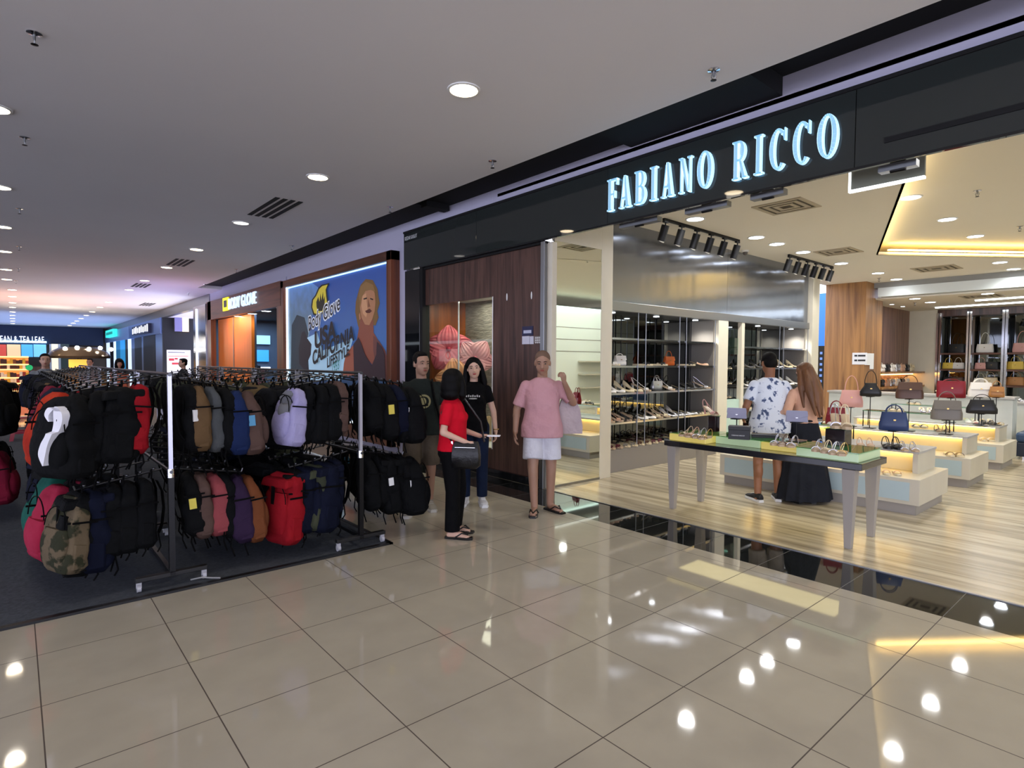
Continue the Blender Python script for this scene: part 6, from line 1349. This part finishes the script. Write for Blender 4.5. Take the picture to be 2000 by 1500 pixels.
                uo = voxel(up, 'shoe', m, r, .008, 3)
                la = MB()
                for t in (.05, .08, .11): c = an+d*t*k; la.tube([Vector((c.x+pn.x*.022*k*q_, c.y+pn.y*.022*k*q_, zoff(t)+.088-.25*(t-.05)-abs(q_)*.004)) for q_ in (-1, 0, 1)], .003, 5)
                la.build('laces', m2, uo)
    return r, P, V, H
def strap_thing(parent, pts, rr, m, name='shoulder_strap'): return MB().tube(pts, rr, 8).build(name, m, parent, smooth=True)
def W2L(r, p): return Matrix.Rotation(-r.rotation_euler.z, 3, 'Z') @ (Vector(p)-Vector(r.location))
hairblack = mat('black_hair', '#040304', .6, spec=.15, bump=(60, .6, .006), vscale=(1, 1, .25)); hairgrey = mat('cropped_hair', '#6e594c', .9, bump=(200, .4, .003)); hairbrown = mat('light_brown_hair', '#4a2f1c', .5, var=('#7a4e2a', 14, .3), vscale=(1, 1, .12), bump=(60, .7, .008))
hairdk = mat('very_dark_hair', '#0c0908', .7, spec=.15, bump=(140, .5, .004))
# --- man in the pink t-shirt
pinkc = cloth('pink_cotton', '#b98a90', '#c0949a', 10, .7); whitec = cloth('white_cotton', '#c2c2cc', '#cdcdd6', 12, .6)
r, P, V, H = person('bald-cropped man in oversized pink t-shirt, white shorts and flip-flops with a cloth bag', (4.25, 4.47, .0), math.radians(140), 1.69, dict(skin='tan', hair=('stubble', hairgrey), bulk=1.06, hrot=(-.22, 0, -.10),
    J=dict(elL=(-.33, .02, 1.17), wrL=(-.215, .20, 1.385), elR=(.27, -.02, 1.09), wrR=(.285, .07, .86), knR=(.10, .10, .49), anR=(.08, .10, .075), toR=(.10, .26, .02), knL=(-.10, .02, .48), anL=(-.095, -.03, .075), toL=(-.20, .10, .02)),
    handL=dict(d=(.25, .30, .9), n=(.7, -.6, 0), side=-1, curl=.95), handR=dict(d=(.05, .25, -1), n=(-1, .1, 0), side=1, curl=.4), top=dict(m=pinkc, hem=.80, sleeve=.85, loose=1.10), bottom=dict(kind='shorts', m=whitec, len=.80, wide=1.18), shoes=('flipflop', M_blackplastic, M_blackplastic)))
# cloth bag slung over his shoulder by long straps
cb_ = thing('cloth_bag', 'pale pinkish cloth bag hanging from the shoulder of the man in pink', 'bag', tuple(r.matrix_basis @ V(-.27, -.06, .85)), r.rotation_euler.z)
MB().loft([[(-.15*f, -.045*g, z), (.10*f, -.05*g, z), (.10*f, .05*g, z), (-.15*f, .045*g, z)] for z, f, g in ((-.02, 1.1, .7), (.06, 1.1, 1.2), (.25, .9, 1.0), (.42, .35, .5))]).build('bag_body', cloth('pale_pink_canvas', '#a99a9c', '#b5a6a8', 10, .9), cb_, smooth=True, angle=1.2)
MB().tube([(.0, .0, .40), (.03, .06, .50), (.06, .10, .56)], .007, 6).build('handle', MATS['pale_pink_canvas'], cb_, smooth=True)
# --- woman in the red polo, seen from behind the shoulder
redc = cloth('red_pique', '#b80d22', '#c4142a', 12, .5); blk = cloth('black_cloth', '#08080a', None, 10, .6)
r, P, V, H = person('woman in red polo shirt and black trousers, black bob hiding her face', (3.02, 4.36, 0), math.radians(222), 1.49, dict(fem=True, skin='light', hair=('bob', hairblack), heads=1.10, bulk=1.08, hrot=(-.1, 0, 1.15),
    J=dict(elR=(.225, -.04, 1.10), wrR=(.17, .19, 1.0), elL=(-.22, .0, 1.10), wrL=(-.13, .27, 1.03), knR=(.09, .03, .48), anR=(.11, .03, .075), toR=(.12, .19, .02), knL=(-.085, .06, .48), anL=(-.12, .0, .075), toL=(-.10, .16, .02)),
    handR=dict(d=(-.2, 1, -.05), n=(0, -.1, -1), side=1, curl=.7), handL=dict(d=(.1, 1, .15), n=(0, -.15, -1), side=-1, curl=.6),
    top=dict(m=redc, hem=.90, sleeve=.72, loose=1.10, collar=True), bottom=dict(kind='trousers', m=blk, flare=1.28, len=1.0), shoes=('flipflop', M_blackplastic, M_blackplastic)))
bg = thing('crossbody_bag', 'soft black crossbody bag carried at the hip of the woman in red', 'bag', tuple(r.matrix_basis @ V(.16, .18, .78)), r.rotation_euler.z)
blkl = mat('soft_black_leather', '#0e0e11', .4, bump=(30, .5, .01))
MB().loft([[(x*f, y*g, z) for x, y in ((-.04, -.115), (.0, -.13), (.04, -.115), (.055, 0), (.04, .115), (0, .13), (-.04, .115), (-.055, 0))] for z, f, g in ((-.04, .5, .75), (-.01, 1, 1.02), (.08, 1.1, 1.04), (.15, .9, .98), (.20, .4, .85))]).build('bag_body', blkl, bg, smooth=True, angle=.9)
MB().box(.040, -.09, .15, .050, .09, .154).build('zipper', M_chrome, bg); MB().box(-.005, -.13, .17, .015, -.115, .20).build('ring', M_chrome, bg)
MB().tube([(.0, -.12, .19), (.03, -.19, .30), (.0, -.22, .45), (-.12, -.17, .585), (-.22, -.06, .56), (-.27, .08, .35), (-.14, .14, .18)], .010, 6).build('shoulder_strap', blkl, bg, smooth=True)
wl = thing('white_phone', 'small white phone held in the hand of the woman in red', 'phone', tuple(r.matrix_basis @ (P['wrL']+Vector((.01, .12, .0)))), r.rotation_euler.z); MB().box(-.03, -.05, .0, .03, .07, .012).build('case', mat('white_gloss', '#e8e8ee', .3), wl, bevel=.003)
# --- woman in the black t-shirt
r, P, V, H = person('smiling woman with long black hair in black t-shirt and navy jeans', (3.87, 5.17, 0), math.radians(140), 1.62, dict(fem=True, skin='light', hair=('long', hairblack), hrot=(-.05, .08, .10),
    J=dict(elL=(-.23, -.02, 1.08), wrL=(-.26, .08, .86)), handL=dict(d=(-.02, .25, -1), n=(1, .2, 0), side=-1, curl=.5),
    top=dict(m=blk, hem=.86, sleeve=.55, loose=1.04), bottom=dict(kind='trousers', m=cloth('navy_denim', '#121a2c', '#182238', 12, .5)), shoes=('sneaker', mat('white_trainer', '#c8c8c8', .6), mat('white_sole', '#d8d8d8', .6))))
MB().tube([P['wrL']+Vector((.030*math.cos(a), .030*math.sin(a), .03)) for a in [i*PI/8 for i in range(16)]], .005, 6, closed=True).build('bracelet', leather('gold'), r, smooth=True)
pm_ = MB()
for i in range(7): pm_.box(-.075+.023*i, .148, 1.205, -.062+.023*i, .153, 1.222+.006*(i % 2))
o = pm_.build('shirt_print', mat('pale_print', '#b8b8b8', .7), r)
MB().ellip(V(0, .148, 1.245), (.05, .012, .007), 12, 6).build('shirt_print', MATS['pale_print'], r)
# --- man in the dark green printed t-shirt
r, P, V, H = person('man in dark green t-shirt with round print, khaki shorts and a shoulder strap', (3.24, 5.24, 0), math.radians(152), 1.67, dict(skin='tan', hair=('short', hairdk), bulk=1.05, hrot=(-.05, 0, .38),
    J=dict(elR=(.265, -.03, 1.09), wrR=(.275, .06, .845), knR=(.11, .09, .48), anR=(.13, .05, .075), knL=(-.10, .0, .48), anL=(-.10, -.16, .09), toL=(-.12, .0, .02)),
    handR=dict(d=(.0, .2, -1), n=(-1, .1, 0), side=1, curl=.35), top=dict(m=cloth('dark_green_cotton', '#1d2221', '#232927', 10, .6), hem=.84, sleeve=.72, loose=1.12), bottom=dict(kind='shorts', m=cloth('khaki_cotton', '#4f463b', '#5a5044', 12, .5), len=.92, wide=1.05), shoes=('sneaker', mat('grey_trainer', '#8a8478', .7), mat('pale_sole', '#b0aca4', .6))))
m = MB()
for i in range(20):
    a = 2*PI*i/20; b_ = 2*PI*(i+1)/20; R1, R2 = .072, .052
    for (u, v_) in ((a, b_),): m.add([(R1*math.cos(u), -.03*abs(math.cos(u))**2, R1*math.sin(u)), (R1*math.cos(v_), -.03*abs(math.cos(v_))**2, R1*math.sin(v_)), (R2*math.cos(v_), -.02*abs(math.cos(v_))**2, R2*math.sin(v_)), (R2*math.cos(u), -.02*abs(math.cos(u))**2, R2*math.sin(u))], [(0, 1, 2, 3)])
m.ellip((0.01, -.006, 0), (.034, .006, .040), 12, 8); o = m.build('shirt_print', mat('dull_gold_print', '#8f8a62', .7), r); o.location = V(-.015, .168, 1.20)
MB().tube([V(-.12, -.06, 1.42), V(-.10, .09, 1.40), V(-.12, .15, 1.25), V(-.17, .15, 1.05), V(-.21, .05, .92)], .012, 6).build('shoulder_strap', blk, r, smooth=True)
# --- couple inside the shop, seen from behind
shirtm = mat('white_palm_print_cotton', '#d0d6e0', .85, bump=(10, .5, .02)); nt = shirtm.node_tree; N = nt.nodes; L = nt.links; b = N['Principled BSDF']
tc = N.new('ShaderNodeTexCoord'); vo = N.new('ShaderNodeTexVoronoi'); vo.inputs['Scale'].default_value = 12; wv = N.new('ShaderNodeTexNoise'); wv.inputs['Scale'].default_value = 40; wv.inputs['Detail'].default_value = 3; L.new(tc.outputs['Object'], vo.inputs['Vector']); L.new(tc.outputs['Object'], wv.inputs['Vector'])
mm = N.new('ShaderNodeMath'); mm.operation = 'MULTIPLY_ADD'; mm.inputs[1].default_value = 1.3; L.new(wv.outputs['Fac'], mm.inputs[0]); L.new(vo.outputs['Distance'], mm.inputs[2])
cr = N.new('ShaderNodeValToRGB'); cr.color_ramp.elements[0].position = .84; cr.color_ramp.elements[0].color = lin('#4a5674'); cr.color_ramp.elements[1].position = 1.0; cr.color_ramp.elements[1].color = lin('#d0d6e0'); e = cr.color_ramp.elements.new(.93); e.color = lin('#8c97b0'); L.new(mm.outputs[0], cr.inputs[0]); L.new(cr.outputs[0], b.inputs['Base Color'])
r, P, V, H = person('man in white palm-print shirt browsing with his back turned, black trainers', (6.60, 3.14, 0), math.radians(-42), 1.69, dict(skin='brown', hair=('short', hairdk), bulk=1.05, hrot=(-.45, 0, .0), lean=.05,
    J=dict(elR=(.29, .02, 1.09), wrR=(.26, .20, .93), elL=(-.27, .02, 1.09), wrL=(-.22, .22, .96), anL=(-.13, -.02, .075), knL=(-.12, .02, .48), anR=(.12, .03, .075), knR=(.11, .03, .48), toR=(.16, .17, .02)), top=dict(m=shirtm, hem=.80, sleeve=.70, loose=1.14, collar=True, name='printed_shirt'),
    bottom=dict(kind='shorts', m=cloth('beige_cotton', '#a39a8c', None, 12, .5), len=.78), shoes=('sneaker', mat('black_trainer', '#101014', .6), mat('white_rubber', '#cfcfcf', .5))))
r, P, V, H = person('woman with very long light brown hair, beige top and long dark pleated skirt', (6.86, 2.86, 0), math.radians(-35), 1.58, dict(fem=True, skin='light', hair=('verylong', hairbrown), hrot=(-.30, 0, .25), lean=.03,
    J=dict(elL=(-.27, -.06, 1.13), wrL=(-.36, .0, 1.10), elR=(.22, .04, 1.10), wrR=(.16, .20, .98)), handL=dict(d=(-1, .1, .10), n=(-.1, 1, 0), side=-1, curl=.15),
    top=dict(m=cloth('beige_knit', '#c79a80', '#d0a48a', 12, .5), hem=.98, sleeve=1.2, loose=1.02, name='beige_top'), bottom=dict(kind='skirt', m=cloth('dark_pleated_cloth', '#1c1e24', '#24262c', 12, .4), waist=1.04, hem=.045, dx=.02), shoes=('flipflop', M_blackplastic, M_blackplastic)))
# --- distant shoppers among and beyond the racks
def far_person(label, px, py, y, h, rz, topm, hairm, **kw):
    a = ony(px, py, y); d = dict(skin='mid', hair=('short', hairm), vox=.016, top=dict(m=topm, hem=.84, loose=1.1), bottom=dict(kind='trousers', m=blk), shoes=('sneaker', M_blackplastic, M_blackplastic)); d.update(kw)
    person(label, (a.x, y, .012 if y < 17 else 0), rz, h, d)
far_person('distant shopper with dark hair and grey shirt standing beyond the backpack rack row', 88, 703, 13.6, 1.66, PI, cloth('grey_shirt', '#6a6e74'), hairdk)
far_person('distant shopper in a pale top walking by the canopy kiosk', 176, 712, 20.5, 1.60, PI-.4, cloth('pale_top', '#a8989a'), hairdk)
far_person('distant woman in salmon top beyond the racks, before the teal shop front', 233, 708, 18.5, 1.60, PI, cloth('salmon_top', '#c0705a'), hairblack, fem=True, hair=('bob', hairblack))
far_person('distant shopper with dark cap of hair passing the white notice board', 358, 712, 16.8, 1.60, PI/2, cloth('dark_top', '#1a1c20'), hairblack)
# --- giant organza flowers in the display window
def organza(n, h1, h2):
    m = mat('organza_'+n, h1, .5, var=(h2, 9, .3), vscale=(1, 1, 1)); b = m.node_tree.nodes['Principled BSDF']; b.inputs['Transmission Weight'].default_value = .25; b.inputs['Emission Strength'].default_value = 0; return m
def flower(label, px, py, x, R_, m, mc, rot=0, tilt=0.0):
    p = onx(px, py, x); r = thing('organza_flower', label, 'artificial flower', (p.x, p.y, p.z), 0, 'giant organza flowers in the display window')
    r.rotation_euler = (0, tilt, math.radians(52))
    for q in range(5):
        a0 = rot+q*2*PI/5; rings = []; nr, nw = 12, 33
        vs = []; fs = []
        for i in range(nr):
            t = i/(nr-1); hw = R_*.50*max(.06, math.sin(PI*min(1, t**.85*.93+.02)))**.62
            for j in range(nw):
                u = (j/(nw-1)-.5)*2; al = R_*(t-.10*t*u*u); la = u*hw
                out = .06*R_*t-.022*R_*t*math.sin(u*20)-.16*R_*math.sin(PI*t*.9)+.03*R_*t*t*math.sin(u*7+q)-.012*(q % 2)
                vs.append((out, al*math.cos(a0)-la*math.sin(a0), al*math.sin(a0)+la*math.cos(a0)))
        for i in range(nr-1):
            for j in range(nw-1): a = i*nw+j; fs.append((a, a+1, a+nw+1, a+nw))
        o = MB().add(vs, fs).build('petal', m, r, smooth=True, fix=False); so = o.modifiers.new('t', 'SOLIDIFY'); so.thickness = .004
    MB().ellip((-.10*R_, 0, 0), (.09*R_, .10*R_, .10*R_), 12, 8).build('flower_centre', mc, r, smooth=True)
    MB().tube([(0.02, 0, 0), (.06, 0, -.2), (.08, 0, .372-p.z)], .012, 8).build('stem', M_white, r)
    return r
mpk = organza('pink', '#c8304e', '#e88a90'); mlp = organza('pale_pink', '#d88894', '#e4b4b8'); mor = organza('peach', '#e89058', '#f0b890'); mcr = organza('cream', '#d8b48a', '#e0c8a8')
flower('giant deep pink organza flower, topmost in the display window', 877, 682, 5.48, .40, mpk, mat('flower_centre_red', '#a01838', .5), .3)
flower('giant pale pink organza flower behind the deep pink one', 928, 700, 5.78, .34, mlp, mat('flower_centre_pink', '#d87088', .5), .9)
flower('giant peach organza flower below the deep pink one', 893, 742, 5.42, .36, mor, mat('flower_centre_orange', '#d8781c', .5), .1)
flower('giant cream organza flower low in the display window near the walnut panel', 950, 842, 5.5, .24, mcr, MATS['flower_centre_orange'], .5)
